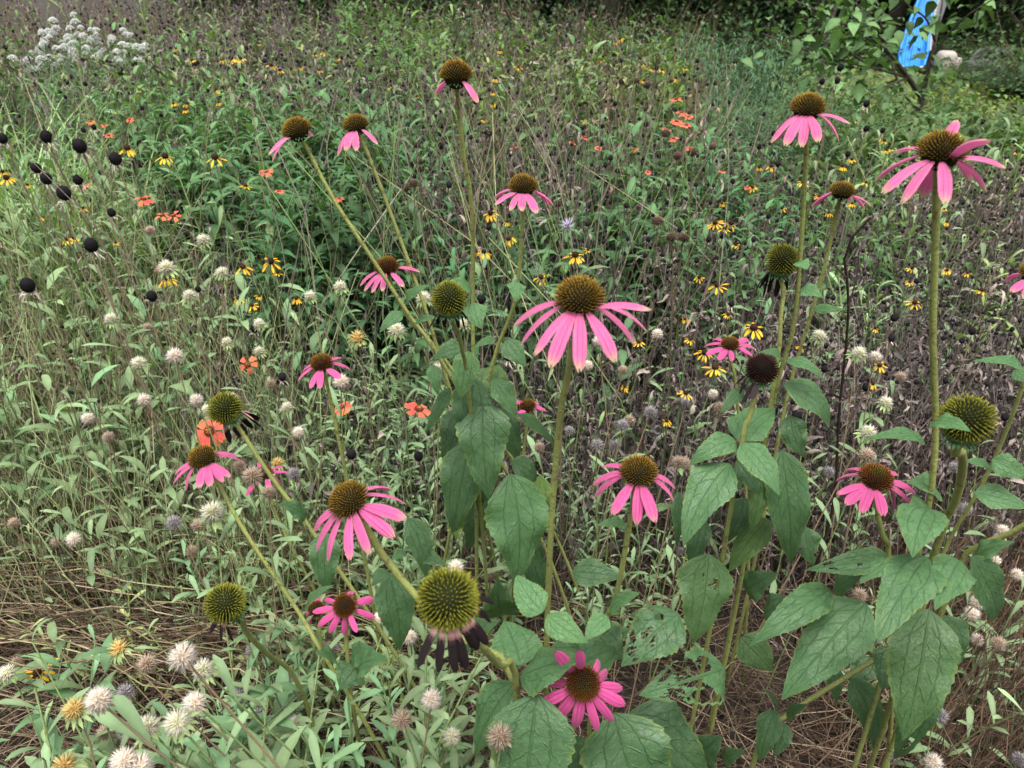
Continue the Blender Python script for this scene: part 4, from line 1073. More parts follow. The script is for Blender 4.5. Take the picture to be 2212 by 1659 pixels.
# ------------------------------------------------------------------ flowers one can point at
GROUPN = {'puff': 'blanket flower seed heads', 'black': 'black seed heads on dry stalks', 'susan': 'yellow black-eyed daisies', 'red': 'red blanket flowers', 'ball': 'brown bergamot seed balls'}
SIZE = {'puff': .026, 'black': .0185, 'susan': .050, 'red': .054, 'ball': .0225, 'lilac': .045}
def flower(kind, x, y, wpx, sub=None, desc=None, axis=None, stemcol=None, npet=None, lean=None, zlim=(.16, 1.08), leaves_n=0, droop=0.0, real=None, petals_as_parts=None, d=None):
    r = np.random.default_rng(int(x * 7 + y * 13))
    real = real or SIZE[kind] * r.uniform(.92, 1.08)
    depth = d or FPX * real / wpx
    P = at_depth(x, y, depth)
    if not d and not (zlim[0] <= P[2] <= zlim[1]):
        P = at_z(x, y, min(max(P[2], zlim[0]), zlim[1])); real = wpx * proj(P)[2] / FPX
    if not d and y < 1150:
        ym = canopy(y)
        P = at_y(x, y, float(np.clip(P[1], ym * .72, ym * .9))); real = wpx * proj(P)[2] / FPX
    sc = real / SIZE[kind]
    lean = lean if lean is not None else (r.normal(0, .06), r.normal(.02, .04))
    root = np.array([P[0] + lean[0] * P[2] / .4, P[1] + lean[1] * P[2] / .4, 0.0])
    ax = nrm(axis if axis is not None else [P[0] * 0 - lean[0] * 1.5 + r.normal(0, .15), -.25 + r.normal(0, .12), 1.0])
    nm, cat = {'puff': ('blanket_flower_seed_head', 'seed head'), 'black': ('black_seed_head', 'seed head'), 'susan': ('black_eyed_daisy', 'flower'),
               'red': ('blanket_flower', 'flower'), 'ball': ('bergamot_seed_ball', 'seed head'), 'lilac': ('bergamot_flower', 'flower')}[kind]
    if desc is None:
        desc = {'puff': {'puff': 'cream fuzzy seed head', 'puffgrey': 'grey bristly seed head', 'puffgreen': 'whitish seed head in green bracts', 'pufforange': 'yellow-orange ragged seed head', 'puffbrown': 'tan dried seed head'}.get(sub, 'fuzzy seed head'),
                'black': 'black domed seed head', 'susan': 'yellow daisy with dark centre', 'red': 'orange-red blanket flower', 'ball': 'brown round seed ball', 'lilac': 'pale lilac bergamot flower'}[kind]
    lab = unique_label(desc, x, y)
    th = empty(nm, lab, cat, root, GROUPN.get(kind))
    pts = [P - ax * .003 * sc, P - ax * .02, P * .55 + root * .45 + [r.normal(0, .012), r.normal(0, .01), 0], root]
    if P[2] < .08: pts = [P, P * .5 + root * .5, root]
    ln = smooth_line(pts, 10)
    thick = {'puff': .0011, 'black': .0016, 'susan': .0013, 'red': .0013, 'ball': .0012, 'lilac': .0013}[kind] * (sc ** .5)
    if stemcol is None:
        stemcol = {'puff': SAGE * np.array([1.2, 1.05, .8]) if r.random() < .55 else STRAW * .9, 'black': np.array([.20, .155, .105]), 'susan': SAGE * .85, 'red': SAGE, 'ball': np.array([.12, .10, .06]), 'lilac': SAGE * .7}[kind]
    V, F = tube(ln - root, np.linspace(thick * .85, thick * 1.2, 10), 5)
    part('stem', G().add(V, F, stemcol, None, 'stem' if stemcol[1] > stemcol[0] * .95 else 'dry'), th)
    lod = 0 if wpx > 21 else 1
    hk = sub or kind
    M = M4(frame(ax, r.uniform(0, 6)), P - root, sc)
    part({'susan': 'cone', 'red': 'disc', 'lilac': 'flower_tuft'}.get(kind, 'seed_head'), head_mesh(hk, lod, 0), th, M)
    if head(hk, lod)[1].n and wpx > 12:
        part('dry_collar' if kind == 'black' else 'calyx', head_mesh(hk, lod, 1), th, M)
    if kind in ('susan', 'red'):
        n = npet or (int(r.integers(9, 13)) if kind == 'susan' else int(r.integers(8, 11)))
        ring = petal_ring(kind, n, r, droop)
        if (wpx > 19 if petals_as_parts is None else petals_as_parts):
            for v, m in ring:
                part('petal', mesh_of(('ray', kind, v), lambda: ray_petal(kind, v).mesh('petal')), th, M @ m)
        else:
            g = G()
            for v, m in ring: g.join(ray_petal(kind, v), m)
            part('corolla', g, th, M)
    for i in range(leaves_n):
        t = r.uniform(.15, .7)
        p = ln[int(t * 9)] - root
        v = int(r.integers(0, 4))
        k = 'gail' if kind in ('puff', 'red') else 'sage'
        part('leaf', mesh_of(('leafv', k, v), lambda: LEAFV[k][v].mesh('leaf')), th, M4(rotz(r.uniform(0, 6.28)), p, r.uniform(.7, 1.1)))
    return th

c_, g_, o_, b_, w_ = 'puff', 'puffgrey', 'pufforange', 'puffbrown', 'puffgreen'
LEANR = (.14, .03)
PUFFS = [(215,1513,62,c_,1),(162,1533,56,o_,0),(272,1497,42,g_,1),(258,1402,46,o_,1),(318,1435,44,b_,1),(396,1420,64,c_,1),(440,1447,50,w_,1),(420,1520,54,c_,1),(384,1563,62,w_,1),(320,1572,56,w_,1),
    (268,1645,60,c_,1),(227,1582,36,b_,1),(275,1580,42,g_,1),(300,1658,62,c_,1),(140,1655,58,o_,0),(15,1455,40,w_,0),(38,1430,30,b_,0),(932,1512,48,c_,-1),(868,1555,50,b_,-1),(976,1592,42,w_,-1),(1080,1592,60,b_,-1),
    (821,1335,36,c_,-1),(885,1377,36,c_,-1),(376,1130,42,g_,0),(460,1108,62,w_,0),(428,1134,36,b_,0),(160,1166,38,c_,0),(122,1172,30,b_,0),(75,1182,24,b_,0),(985,1226,42,c_,0),(738,826,42,c_,0),(915,645,40,w_,0),
    (856,714,46,w_,0),(772,731,44,o_,0),(946,800,40,c_,0),(312,865,36,c_,0),(235,945,32,b_,0),(190,905,34,c_,0),(378,770,44,c_,0),(300,786,40,w_,0),(425,866,38,c_,0),(448,886,32,w_,0),(585,830,28,b_,0),
    (635,1025,38,g_,0),(580,1064,38,b_,0),(546,1030,56,b_,0),(518,1008,34,b_,0),(645,935,34,c_,0),(600,1000,32,o_,0),(1293,738,34,c_,0),(1270,790,30,c_,0),(1345,800,28,b_,0),(1290,962,36,g_,0),(1330,962,30,g_,0),
    (1345,920,34,g_,0),(1360,908,30,b_,0),(1405,893,40,g_,0),(1165,967,30,b_,0),(1465,1000,40,b_,0),(1420,722,30,c_,0),(1855,764,40,w_,0),(1890,772,34,c_,0),(1770,727,36,w_,0),(1945,815,30,b_,0),(1912,870,36,w_,0),
    (1875,935,44,w_,0),(1872,985,44,b_,0),(1523,978,42,g_,0),(1555,882,36,b_,0),(1540,852,28,c_,0),(2085,1100,36,g_,0),(2010,1175,30,g_,0),(2165,1146,32,c_,0),(2150,1212,30,c_,0),(2110,1302,40,c_,0),(1856,1286,40,b_,0),
    (2100,1326,38,c_,0),(2110,1382,34,c_,0),(2156,1390,40,b_,0),(2196,1242,34,c_,0),(2030,1546,42,g_,0),(1965,1536,36,g_,0),(2015,1648,50,c_,0),(1930,1632,34,g_,0),(2200,1640,40,g_,0),(1480,1002,36,b_,0),(1322,1180,24,g_,0),
    (1470,1190,22,g_,0),(1250,1180,22,g_,0),(545,1405,30,g_,0),(618,1465,36,g_,0),(720,1400,30,g_,0),(560,1545,34,g_,0),(520,1500,36,g_,0),(640,1565,40,c_,0),(1130,905,26,b_,0),(1230,930,26,g_,0),(1060,1240,30,b_,0),
    (205,1240,26,b_,0),(110,1260,28,g_,0),(415,1190,32,b_,0),(560,1210,30,b_,0),(30,1130,30,b_,0),(1000,700,30,w_,0),(560,700,30,w_,0),(500,860,30,w_,0),(670,640,30,w_,0),(735,620,34,w_,0),(410,640,36,w_,0),(360,580,44,w_,0),
    (325,500,30,b_,0),(440,520,36,w_,0),(480,590,34,w_,0),(560,760,30,w_,0),(320,710,30,b_,0),(240,690,34,w_,0),(490,740,30,w_,0),(620,880,30,w_,0),(1480,870,26,g_,0),(1620,905,26,b_,0),(2060,1010,30,g_,0),(1790,1020,30,g_,0)]
for x, y, s_, sub, ln in PUFFS:
    if y > 1350 and x < 1100: s_ *= 1.16
    flower('puff', x, y, s_, sub, lean=None if ln == 0 else ((.16, .03) if ln > 0 else (-.05 * np.sign(x - 900), .02)), leaves_n=2 if s_ > 28 else 0)

for x, y, s_ in [(103,303,30),(176,322,34),(252,350,30),(103,392,28),(142,425,34),(200,537,34),(63,624,35),(8,305,24),(82,368,24),(170,394,24),(243,464,22),(75,365,20),(205,278,14),(182,284,13),(145,180,14),(185,184,12),(262,162,13),(240,140,12),
        (143,212,10),(288,185,10),(1813,150,18),(1808,178,16),(1775,180,15),(1870,228,17),(1640,320,14),(1870,282,16),(1905,285,14),(1680,358,14),(1830,336,15),(550,714,22),(330,645,26),(430,628,16),(480,632,15),(1040,650,24),(1230,675,26),
        (1720,905,26),(2100,720,18),(1930,690,22),(1925,735,20),(1870,840,22),(2170,905,20),(1780,800,18),(1560,512,18),(1530,520,16),(1100,775,24),(610,818,22),(1055,495,14),(1400,520,15),(1660,470,15),(1580,660,16),(760,985,26),(905,990,24)]:
    flower('black', x, y, s_ * .9, lean=((1106 - x) / 30000 + .01, .02), real=.0185 if s_ > 19 else .016, zlim=(.25, 1.05))

SUS = [(275,322,46),(357,340,46),(465,342,50),(530,402,30),(360,602,46),(585,566,50),(525,578,40),(545,660,28),(515,645,30),(640,645,30),(1168,600,40),(1243,553,48),(1145,386,24),(1100,517,34),(1045,545,36),(1060,462,40),
    (1545,482,36),(1578,483,36),(1565,495,28),(1625,405,24),(1550,618,44),(1572,680,24),(1628,710,54),(1522,763,44),(1545,795,50),(1480,850,36),(1490,734,28),(82,1452,58),(110,1425,32),(204,1652,40),(15,386,40),(6,372,28),(145,518,30),
    (160,515,26),(585,142,26),(500,128,34),(520,127,24),(605,152,22),(628,150,20),(650,145,18),(480,130,18),(415,130,24),(395,72,12),(700,113,22),(680,118,18),(730,127,16),(690,152,18),(465,195,26),(405,225,26),(375,224,18),(400,238,18),
    (472,222,18),(380,105,14),(420,150,14),(560,95,12),(1070,170,20),(1065,225,22),(1065,200,16),(1045,260,16),(1080,110,16),(1120,145,20),(1340,85,18),(1330,92,14),(1395,140,18),(1410,150,16),(1430,152,18),(1460,170,20),(1390,175,18),(1300,130,14),
    (1480,148,14),(1735,395,30),(1770,425,24),(1820,360,26),(1840,345,20),(1790,460,22),(1910,305,22),(1915,325,18),(1925,322,16),(1870,395,22),(2045,480,20),(1690,450,22),(1665,360,26),(1640,362,20),(1590,530,20),(1970,580,26),(1965,610,22),(2120,628,30),
    (1975,655,36),(2045,585,24),(2090,590,22),(1890,710,22),(1900,790,34),(1885,830,26),(1730,750,24),(1690,770,22),(1640,790,22),(1840,440,20),(1850,262,12),(2195,330,12),(2040,452,14),(1180,590,26),(1285,700,20),(1380,740,28),(1270,540,18),
    (1350,835,26),(1440,910,26),(1480,690,20),(1700,545,16),(1560,440,16),(1510,600,26),(1095,480,22),(250,525,18),(600,590,22),(560,640,20),(780,740,18),(900,210,12),(840,190,12),(300,195,14),(250,240,12),(180,450,22),(95,470,18),(60,400,18)]
for i, (x, y, s_) in enumerate(SUS):
    rr = np.random.default_rng(i)
    if x == 82: flower('susan', x, y, s_, npet=9, axis=[.1, -1.0, .75], leaves_n=4, desc='yellow daisy with a few open petals and black eye')
    else: flower('susan', x, y, s_, leaves_n=2 if s_ > 28 else 0, droop=rr.uniform(.05, .6), npet=int(rr.integers(7, 13)), zlim=(.2, 1.05))
for i, (x, y, s_, ax_, n_) in enumerate([(452,931,72,(.0,-1.0,.75),9),(905,884,60,(.25,-.1,1.0),7),(738,880,42,(-.3,-.3,1),9),(575,371,32,None,9),(310,430,42,(.2,-.2,1),6),(350,466,34,None,5),(375,466,34,None,5),(603,413,22,None,9),(733,429,22,None,9),
        (535,787,46,(-.1,-1.0,.7),5),(345,574,34,None,5),(185,400,24,None,6),(195,262,20,None,8),(235,292,20,None,8),(280,258,18,None,8),(225,270,16,None,8),(1460,214,28,None,9),(1472,243,26,None,9),(1462,262,28,None,9),(1455,299,24,None,9),(1482,270,26,None,9),
        (1488,252,20,None,9),(1370,322,20,None,9),(1440,280,20,None,9),(1262,262,18,None,9),(1264,297,20,None,9),(1237,308,18,None,9),(1292,320,18,None,9),(1110,318,18,None,9),(1490,320,18,None,9),(1560,370,18,None,8),(1400,372,16,None,8),(1615,405,16,None,8)]):
    flower('red', x, y, s_, axis=ax_, npet=n_, leaves_n=2 if s_ > 28 else 0, droop=.1 if i else 0.0, zlim=(.2, .98),
           desc={0: 'wide open orange-red blanket flower facing the camera', 1: 'red blanket flower with tall orange dome and hanging petals', 9: 'faded peach blanket flower with five narrow petals'}.get(i))
for x, y, s_ in [(1345,175,24),(1374,175,22),(1398,184,22),(1439,288,26),(1463,337,24),(1496,329,26),(1540,317,22),(1477,514,28),(1420,477,28),(1451,512,28),(1473,514,24),(905,350,24),(903,367,24),(893,396,24),(877,405,24),(1104,376,26),(1205,440,22),
        (1238,24,14),(1260,38,14),(1280,30,14),(1305,42,14),(1315,35,14),(1340,50,14),(1110,30,12),(1010,35,12),(1060,28,12),(900,40,12),(940,25,12),(1420,120,14),(1450,175,14)]:
    flower('ball', x, y, s_, lean=(0.02, .02), zlim=(.25, 1.1))
flower('lilac', 1226, 489, 46, desc='single pale lilac spidery bergamot flower among green leaves', axis=(0, -.5, 1), leaves_n=0)

# ------------------------------------------------------------------ meadow plants: where they stand
NV = 6
TPL = {k: [template(k, s + 1) for s in range(NV)] for k in ('gail', 'sage', 'berg', 'dead')}
def joined(kind, v, full):
    t = TPL[kind][v]
    g = G()
    if full: g.join(t['stem'])
    for lv, m in t['leaves']: g.join(LEAFV[kind][lv], m)
    for p, s_ in t['heads']:
        if full: g.join(head('blacksmall')[0], M4(None, p, s_))
    return g
ZONES = []   # kind, n, shape, (x0,x1,y0,y1), heights, tint
def zone(kind, n, x0, x1, y0, y1, h0, h1, tint=(1, 1, 1), ell=False, lean=0.0): ZONES.append((kind, n, x0, x1, y0, y1, h0, h1, np.array(tint, float), ell, lean))
YG = (1.5, 1.25, .9)
# grey-green blanket flower sprigs
zone('gail', 150, 440, 1010, 870, 1240, .24, .42); zone('gail', 70, -80, 450, 820, 1160, .24, .40)
zone('gail', 75, 430, 1050, 1370, 1760, .26, .50, (1.0, 1.05, .95)); zone('gail', 55, -120, 470, 1440, 1800, .28, .50, (1.05, 1.05, .95))
zone('gail', 95, 1000, 1560, 840, 1240, .20, .36); zone('gail', 90, 1560, 2300, 640, 1010, .28, .44)
zone('gail', 90, 560, 1000, 600, 900, .28, .46); zone('gail', 50, 100, 900, 1160, 1420, .16, .34, (1.1, 1.0, .8))
zone('gail', 120, 1850, 2300, 300, 640, .40, .60, (1.15, 1.1, .8)); zone('gail', 100, 1050, 1700, 540, 860, .26, .46, (.95, .95, .85))
zone('gail', 22, 1850, 2300, 1040, 1500, .2, .38); zone('gail', 120, -80, 560, 420, 900, .34, .54)
zone('gail', 90, 0, 560, 180, 420, .6, .8, (.9, 1.0, .75)); zone('gail', 30, 1480, 1700, 560, 720, .34, .5, (.9, 1, .8))
# broad pale leaves at the left
zone('sage', 190, -120, 440, 380, 900, .36, .58, (1.02, 1.05, 1.0)); zone('sage', 60, -120, 380, 300, 460, .5, .66, (1.0, 1.05, .95))
zone('sage', 55, -100, 460, 860, 1100, .26, .44); zone('sage', 70, 360, 700, 400, 680, .34, .52, (.9, .95, .9))
zone('sage', 24, -60, 190, 1440, 1760, .34, .50, (.75, .9, .8)); zone('sage', 30, 440, 1040, 1420, 1760, .26, .46, (.85, 1, .85)); zone('sage', 45, 1460, 1760, 640, 900, .28, .42, (.8, .95, .8))
zone('sage', 70, 1040, 1420, 470, 640, .4, .56, (.75, .95, .8)); zone('sage', 60, 640, 1000, 700, 1000, .22, .40, (.85, 1.0, .85))
# leafy bergamot clumps
zone('berg', 80, 350, 660, 165, 330, .66, .86, (1.2, 1.2, 1.0), True); zone('berg', 85, 630, 890, 160, 320, .68, .90, (1.05, 1.05, 1.0), True)
zone('berg', 80, 560, 960, 280, 440, .6, .8, (.95, 1, 1), True); zone('berg', 46, 560, 860, 400, 600, .42, .60, (.85, .95, 1), True)
zone('berg', 40, 860, 1010, 380, 640, .42, .62, (1.0, 1, 1.05), True); zone('berg', 60, 1030, 1320, 300, 480, .52, .72, (.95, 1, 1), True)
zone('berg', 50, 1240, 1600, 250, 360, .62, .80, (1.1, 1.1, 1), True); zone('berg', 70, 1260, 1640, 330, 520, .50, .70, (1.2, 1.2, 1), True)
zone('berg', 60, 1060, 1480, 420, 600, .45, .62, (.9, .95, .95), True); zone('berg', 70, 860, 1460, 50, 200, .88, 1.02, (1.6, 1.3, .75)); zone('berg', 50, 740, 960, -10, 150, .85, 1.0, (1.3, 1.2, .9)); zone('berg', 26, 300, 900, 20, 170, .85, 1.0, (1.2, 1.1, .9)); zone('gail', 60, 250, 900, 30, 200, .85, 1.0, (.8, .8, .6)); zone('gail', 120, -300, 900, -70, 20, .95, 1.1, (.8, .85, .6))
zone('berg', 40, 330, 520, 300, 440, .52, .66, (1.0, 1.05, .9)); zone('berg', 26, 1700, 2250, 330, 560, .5, .62, (1.2, 1.2, .8)); zone('berg', 100, -40, 420, 80, 260, .76, .95, (1.45, 1.35, 1.2)); zone('sage', 70, -100, 340, 110, 330, .7, .9, (.85, 1.0, .7))
# dry stalks
zone('dead', 340, 260, 900, -10, 180, .80, 1.02, (1.05, 1.0, 1.02)); zone('dead', 190, -140, 360, -10, 120, .80, 1.02, (1.1, 1.0, .9)); zone('dead', 250, 880, 1340, 20, 400, .85, 1.05, (1.1, 1.0, 1.0))
zone('dead', 26, 380, 620, 280, 450, .52, .66); zone('dead', 420, -300, 1150, -75, 5, .95, 1.1, (1.4, 1.35, 1.15)); zone('dead', 130, 250, 900, 60, 230, .8, .95, (1.05, 1, 1.02)); zone('dead', 270, 440, 1010, 470, 930, .26, .46, (.85, .82, .85)); zone('dead', 330, 1000, 1720, 540, 930, .28, .50, (.85, .82, .86))
zone('dead', 560, 1490, 2330, 320, 800, .46, .62, (1.0, .97, 1.0)); zone('dead', 190, 1600, 2330, 760, 1060, .28, .46, (.85, .8, .82)); zone('dead', 120, 1060, 1560, 860, 1080, .18, .34, (.7, .66, .66))
zone('dead', 90, 1250, 1520, 60, 300, .8, 1.0, (1.5, 1.4, 1.0)); zone('dead', 100, -120, 460, 400, 900, .3, .52, (1.1, 1.0, .85)); zone('dead', 110, 1280, 1620, 200, 560, .55, .8)
zone('dead', 90, 1990, 2330, 300, 420, .56, .66, (1.3, 1.25, 1.2)); zone('dead', 60, 1340, 1500, 280, 420, .6, .7)

PLANTS = {k: [] for k in TPL}
THIN = lambda x, y: (0.42 if 1040 < y < 1420 and x < 460 else 0.50 if x < 470 and y > 560 and y <= 1040 else 0.62 if x < 600 and y > 330 and y < 561 else 0.55 if x < 560 and y > 1380 else 0.75)
for kind, n, x0, x1, y0, y1, h0, h1, tint, ell, lean in ZONES:
    r = np.random.default_rng(int(x0 + y0 * 3 + n) % 99991)
    m = 0
    while m < n:
        a, b2 = r.random(2)
        if ell:
            if (a * 2 - 1) ** 2 + (b2 * 2 - 1) ** 2 > 1: continue
        x, y = x0 + a * (x1 - x0), y0 + b2 * (y1 - y0)
        h = r.uniform(h0, h1)
        m += 1
        if kind in ('gail', 'sage') and r.random() > THIN(x, y): continue
        if kind != 'dead' and x < 215 and 135 < y < 320 and r.random() < .8: continue
        if kind == 'sage' and (y > 1380 or (x < 440 and y > 380)) and r.random() < .35: continue
        P = at_z(x, y, h)
        if y < 1240:
            ym = canopy(y)
            P = at_y(x, y, float(np.clip(P[1] if P[1] > 0 else 99, ym * r.uniform(.86, 1.0), ym * r.uniform(1.05, 1.3)))); h = P[2]
            if h < .12 or h > 1.12: continue
        if P[1] < 0.42 or P[1] > 17: continue
        if P[1] > 6.5 and P[0] > .8: continue
        if P[1] > 11 and P[0] > -3.4: continue
        sc = h / TPL[kind][0]['H']
        if kind in ('berg', 'dead', 'sage') : sc = min(sc, 1.75)
        tl = r.normal(0, .10, 2) + [lean, 0]
        Rm = np.array((Euler((tl[0], tl[1], 0)).to_matrix())) @ rotz(r.uniform(0, 6.28))
        root = np.array([P[0], P[1], 0.0])
        tn = tint * r.uniform(.78, 1.22) * np.array([r.uniform(.9, 1.12), 1, r.uniform(.9, 1.1)])
        if y < 330: tn = tn * np.array([1.0, 1.0, 1.0])
        d = proj(P)[2]
        PLANTS[kind].append((sc / d, root, Rm, sc * r.uniform(.9, 1.05), tn, r.integers(0, NV), x, y))

MEANT = {'gail': ('blanket_flower_sprig', 'wildflower plant', 'grey-green sprig with narrow leaves', 'grey-green blanket flower sprigs'),
         'sage': ('broad_leaved_sprig', 'wildflower plant', 'pale sprig with broad soft leaves', 'pale broad-leaved sprigs'),
         'berg': ('bergamot_plant', 'wildflower plant', 'leafy green stem with paired leaves', 'leafy bergamot stems'),
         'dead': ('dry_stalk', 'dead stalk', 'dry grey-brown branching stalk', 'dry stalks with black heads')}
CAP, LEAFED = {'gail': 280, 'sage': 240, 'berg': 260, 'dead': 280}, {'gail': 60, 'sage': 45, 'berg': 26, 'dead': 0}
# a few tinted copies of each mesh so that single plants differ in colour as the merged ones do
def tinted(kind, v, what, tn):
    q = (int(np.clip(round((tn[1] - .7) / .25), 0, 3)), int(np.clip(round((tn[0] / tn[1] - .8) / .25), 0, 2)))
    t3 = np.array([(.7 + .25 * q[0]) * (.85 + .22 * q[1]), .7 + .25 * q[0], .7 + .25 * q[0]])
    def make():
        if what == 'stem': return G().join(TPL[kind][v]['stem'], None, t3).mesh('stem')
        if what == 'foliage': return G().join(joined(kind, v, False), None, t3).mesh('foliage')
        return G().join(LEAFV[kind][what], None, t3).mesh('leaf')
    return mesh_of(('tint', kind, v if isinstance(what, str) else 0, what, q), make)
for kind, lst in PLANTS.items():
    nm, cat, desc, grp = MEANT[kind]
    inview = lambda p: -10 < p[6] < 2222 and -10 < p[7] < 1700
    lst.sort(key=lambda p: -(p[0] if inview(p) else 0))
    mass = G(); per = {v: ([], []) for v in range(NV)}
    for i, (app, root, Rm, sc, tn, v, x, y) in enumerate(lst):
        if i < CAP[kind] and inview((0, 0, 0, 0, 0, 0, x, y)):
            th = empty(nm, unique_label(desc, x, y), cat, root, grp)
            t = TPL[kind][v]
            M = M4(Rm, None, sc)
            part('stem', tinted(kind, v, 'stem', tn), th, M)
            if t['leaves']:
                if i < LEAFED[kind]:
                    for lv, m in t['leaves']: part('leaf', tinted(kind, v, int(lv), tn), th, M @ m)
                else: part('foliage', tinted(kind, v, 'foliage', tn), th, M, kind='stuff')
            for p, s_ in t['heads']:
                part('seed_head', head_mesh('blacksmall', 0, 0), th, M @ M4(None, p, s_))
        else:
            per[v][0].append(M4(Rm, root, sc)); per[v][1].append(tn)
    for v in range(NV):
        mass.scatter(joined(kind, v, True), per[v][0], np.array(per[v][1]).reshape(-1, 3))
    if mass.n:
        o = part({'gail': 'blanket_flower_undergrowth', 'sage': 'broad_leaf_undergrowth', 'berg': 'bergamot_undergrowth', 'dead': 'dry_stalk_undergrowth'}[kind], mass, kind='stuff')
        o['label'] = {'gail': 'mass of small grey-green sprigs filling the meadow', 'sage': 'mass of pale soft leaves filling the left meadow',
                      'berg': 'mass of leafy green stems further back', 'dead': 'mass of thin dry stalks further back in the meadow'}[kind]

# ------------------------------------------------------------------ straw, litter, tangle, grass: what nobody would count
def many_tubes(name, starts, dirs, lens, sag, rad, cols, label, seg=6, sides=3, curl=.15):
    r = np.random.default_rng(len(starts))
    n = len(starts)
    t = np.linspace(0, 1, seg)
    side = nrm(np.cross(dirs, [0, 0, 1.0]) + 1e-6)
    cw = r.normal(0, curl, n)
    P = starts[:, None] + dirs[:, None] * (lens[:, None] * t)[..., None] + side[:, None] * (cw[:, None] * lens[:, None] * np.sin(t * math.pi))[..., None]
    P[..., 2] += (sag[:, None] * lens[:, None]) * np.sin(t * math.pi)
    wob = r.normal(0, .012, (n, seg, 3)) * lens[:, None, None]; P += wob
    P[..., 2] = np.maximum(P[..., 2], .004)
    T = nrm(np.gradient(P, axis=1)); A = nrm(np.cross(T, np.array([.21, .33, .92]))); B = np.cross(T, A)
    a = np.arange(sides) * 2 * math.pi / sides
    rr = rad[:, None] * np.linspace(1.1, .6, seg)[None]
    V = P[:, :, None] + rr[..., None, None] * (np.cos(a)[:, None] * A[:, :, None] + np.sin(a)[:, None] * B[:, :, None])
    i, j = np.meshgrid(np.arange(seg - 1), np.arange(sides), indexing='ij'); k = (j + 1) % sides
    F = np.stack([i * sides + j, i * sides + k, (i + 1) * sides + k, (i + 1) * sides + j], -1).reshape(-1, 4)
    F = (F[None] + (np.arange(n) * seg * sides)[:, None, None]).reshape(-1, 4)
    o = part(name, G().add(V.reshape(-1, 3), F, np.repeat(cols, seg * sides, 0), None, 'dry'), kind='stuff')
    o['label'] = label
    return o
def pick(cols, n, r):
    c = np.array(cols)[r.integers(0, len(cols), n)] * r.uniform(.65, 1.3, (n, 1))
    return c
r = np.random.default_rng(21)
def ground_pts(n, x0, x1, y0, y1, r, z0=.005, z1=.05):
    x, y = r.uniform(x0, x1, n), r.uniform(y0, y1, n)
    z = r.uniform(z0, z1, n) 
    return np.array([at_z(a, b2, c) for a, b2, c in zip(x, y, z)])
BR = [(.060, .040, .028), (.095, .064, .044), (.155, .110, .072), (.040, .029, .022), (.24, .185, .125)]
OL = [(.20, .19, .09), (.24, .20, .11), (.16, .15, .08)]
n = 5200
st = ground_pts(n, -250, 2460, 780, 1900, r, .004, .14)
a = r.uniform(0, 6.28, n); d = np.stack([np.cos(a), np.sin(a) * .9, r.normal(0, .10, n)], 1)
many_tubes('fallen_straw', st - d * .1, d, r.uniform(.10, .42, n), r.normal(.02, .05, n), r.uniform(.0006, .0013, n), pick(BR, n, r), 'tangle of thin fallen brown straw on the ground')
n = 260
st = ground_pts(n, -250, 700, 1130, 1480, r, .02, .22)
a = r.normal(-.16, .16, n); d = np.stack([np.cos(a), np.sin(a), r.normal(-.05, .06, n)], 1)
many_tubes('arching_straw', st - d * .2, d, r.uniform(.35, .85, n), r.normal(.06, .05, n), r.uniform(.0008, .0016, n), pick(BR[1:3] + BR[:2] + BR[4:] + OL[:1], n, r), 'long fallen stems arching to the right at lower left', 9, 4, .08)
n = 1500
st = ground_pts(n, -250, 1000, 900, 1420, r, .0, .01); st[:, 2] = 0
d = nrm(np.stack([r.normal(.1, .25, n), r.normal(0, .2, n), np.ones(n)], 1))
many_tubes('brown_standing_stems', st, d, r.uniform(.14, .38, n), r.normal(0, .03, n), r.uniform(.0006, .0012, n), pick([(.075, .055, .036), (.11, .08, .05), (.17, .15, .08), (.055, .042, .032), (.24, .24, .12)], n, r), 'thicket of thin brown standing stems at the left', 6, 3, .06)
n = 1500
st = ground_pts(n, 1780, 2460, 1060, 1850, r, .0, .01); st[:, 2] = 0
d = nrm(np.stack([r.normal(.35, .3, n), r.normal(.1, .25, n), np.ones(n)], 1))
many_tubes('brown_thicket', st, d, r.uniform(.16, .42, n), r.normal(0, .05, n), r.uniform(.0006, .0013, n), pick(BR[:3] + [(.13, .075, .05)], n, r), 'thicket of thin reddish brown stems at lower right', 6, 3, .1)
n = 2400
x, y, h = r.uniform(420, 2400, n), r.uniform(440, 1080, n), r.uniform(.12, .44, n)
st = np.array([at_z(p, q, s_) for p, q, s_ in zip(x, y, h)]); lens = st[:, 2].copy() * 1.05; st[:, 2] = 0
d = nrm(np.stack([r.normal(0, .3, n), r.normal(0, .3, n), np.ones(n)], 1))
many_tubes('grey_dry_stems', st, d, lens, r.normal(0, .03, n), r.uniform(.0006, .0012, n), pick([(.085, .07, .062), (.13, .108, .095), (.055, .045, .042), (.20, .165, .13)], n, r), 'thin grey dry stems standing across the middle of the meadow', 6, 3, .08)
n = 1900
x, y, h = r.uniform(-250, 1500, n), r.uniform(-60, 170, n), r.uniform(.8, 1.05, n)
x[:700] = r.uniform(870, 1340, 700); y[:700] = r.uniform(30, 330, 700); h[:700] = r.uniform(.7, .95, 700)
st = np.array([at_z(p, q, s_) for p, q, s_ in zip(x, y, h)]); ok = (st[:, 1] < 15) & (st[:, 1] > .5) & ((st[:, 1] < 10) | (st[:, 0] < -3)); st = st[ok]; n = len(st)
lens = st[:, 2].copy(); st[:, 2] = 0
d = nrm(np.stack([r.normal(0, .26, n), r.normal(0, .2, n), np.ones(n)], 1))
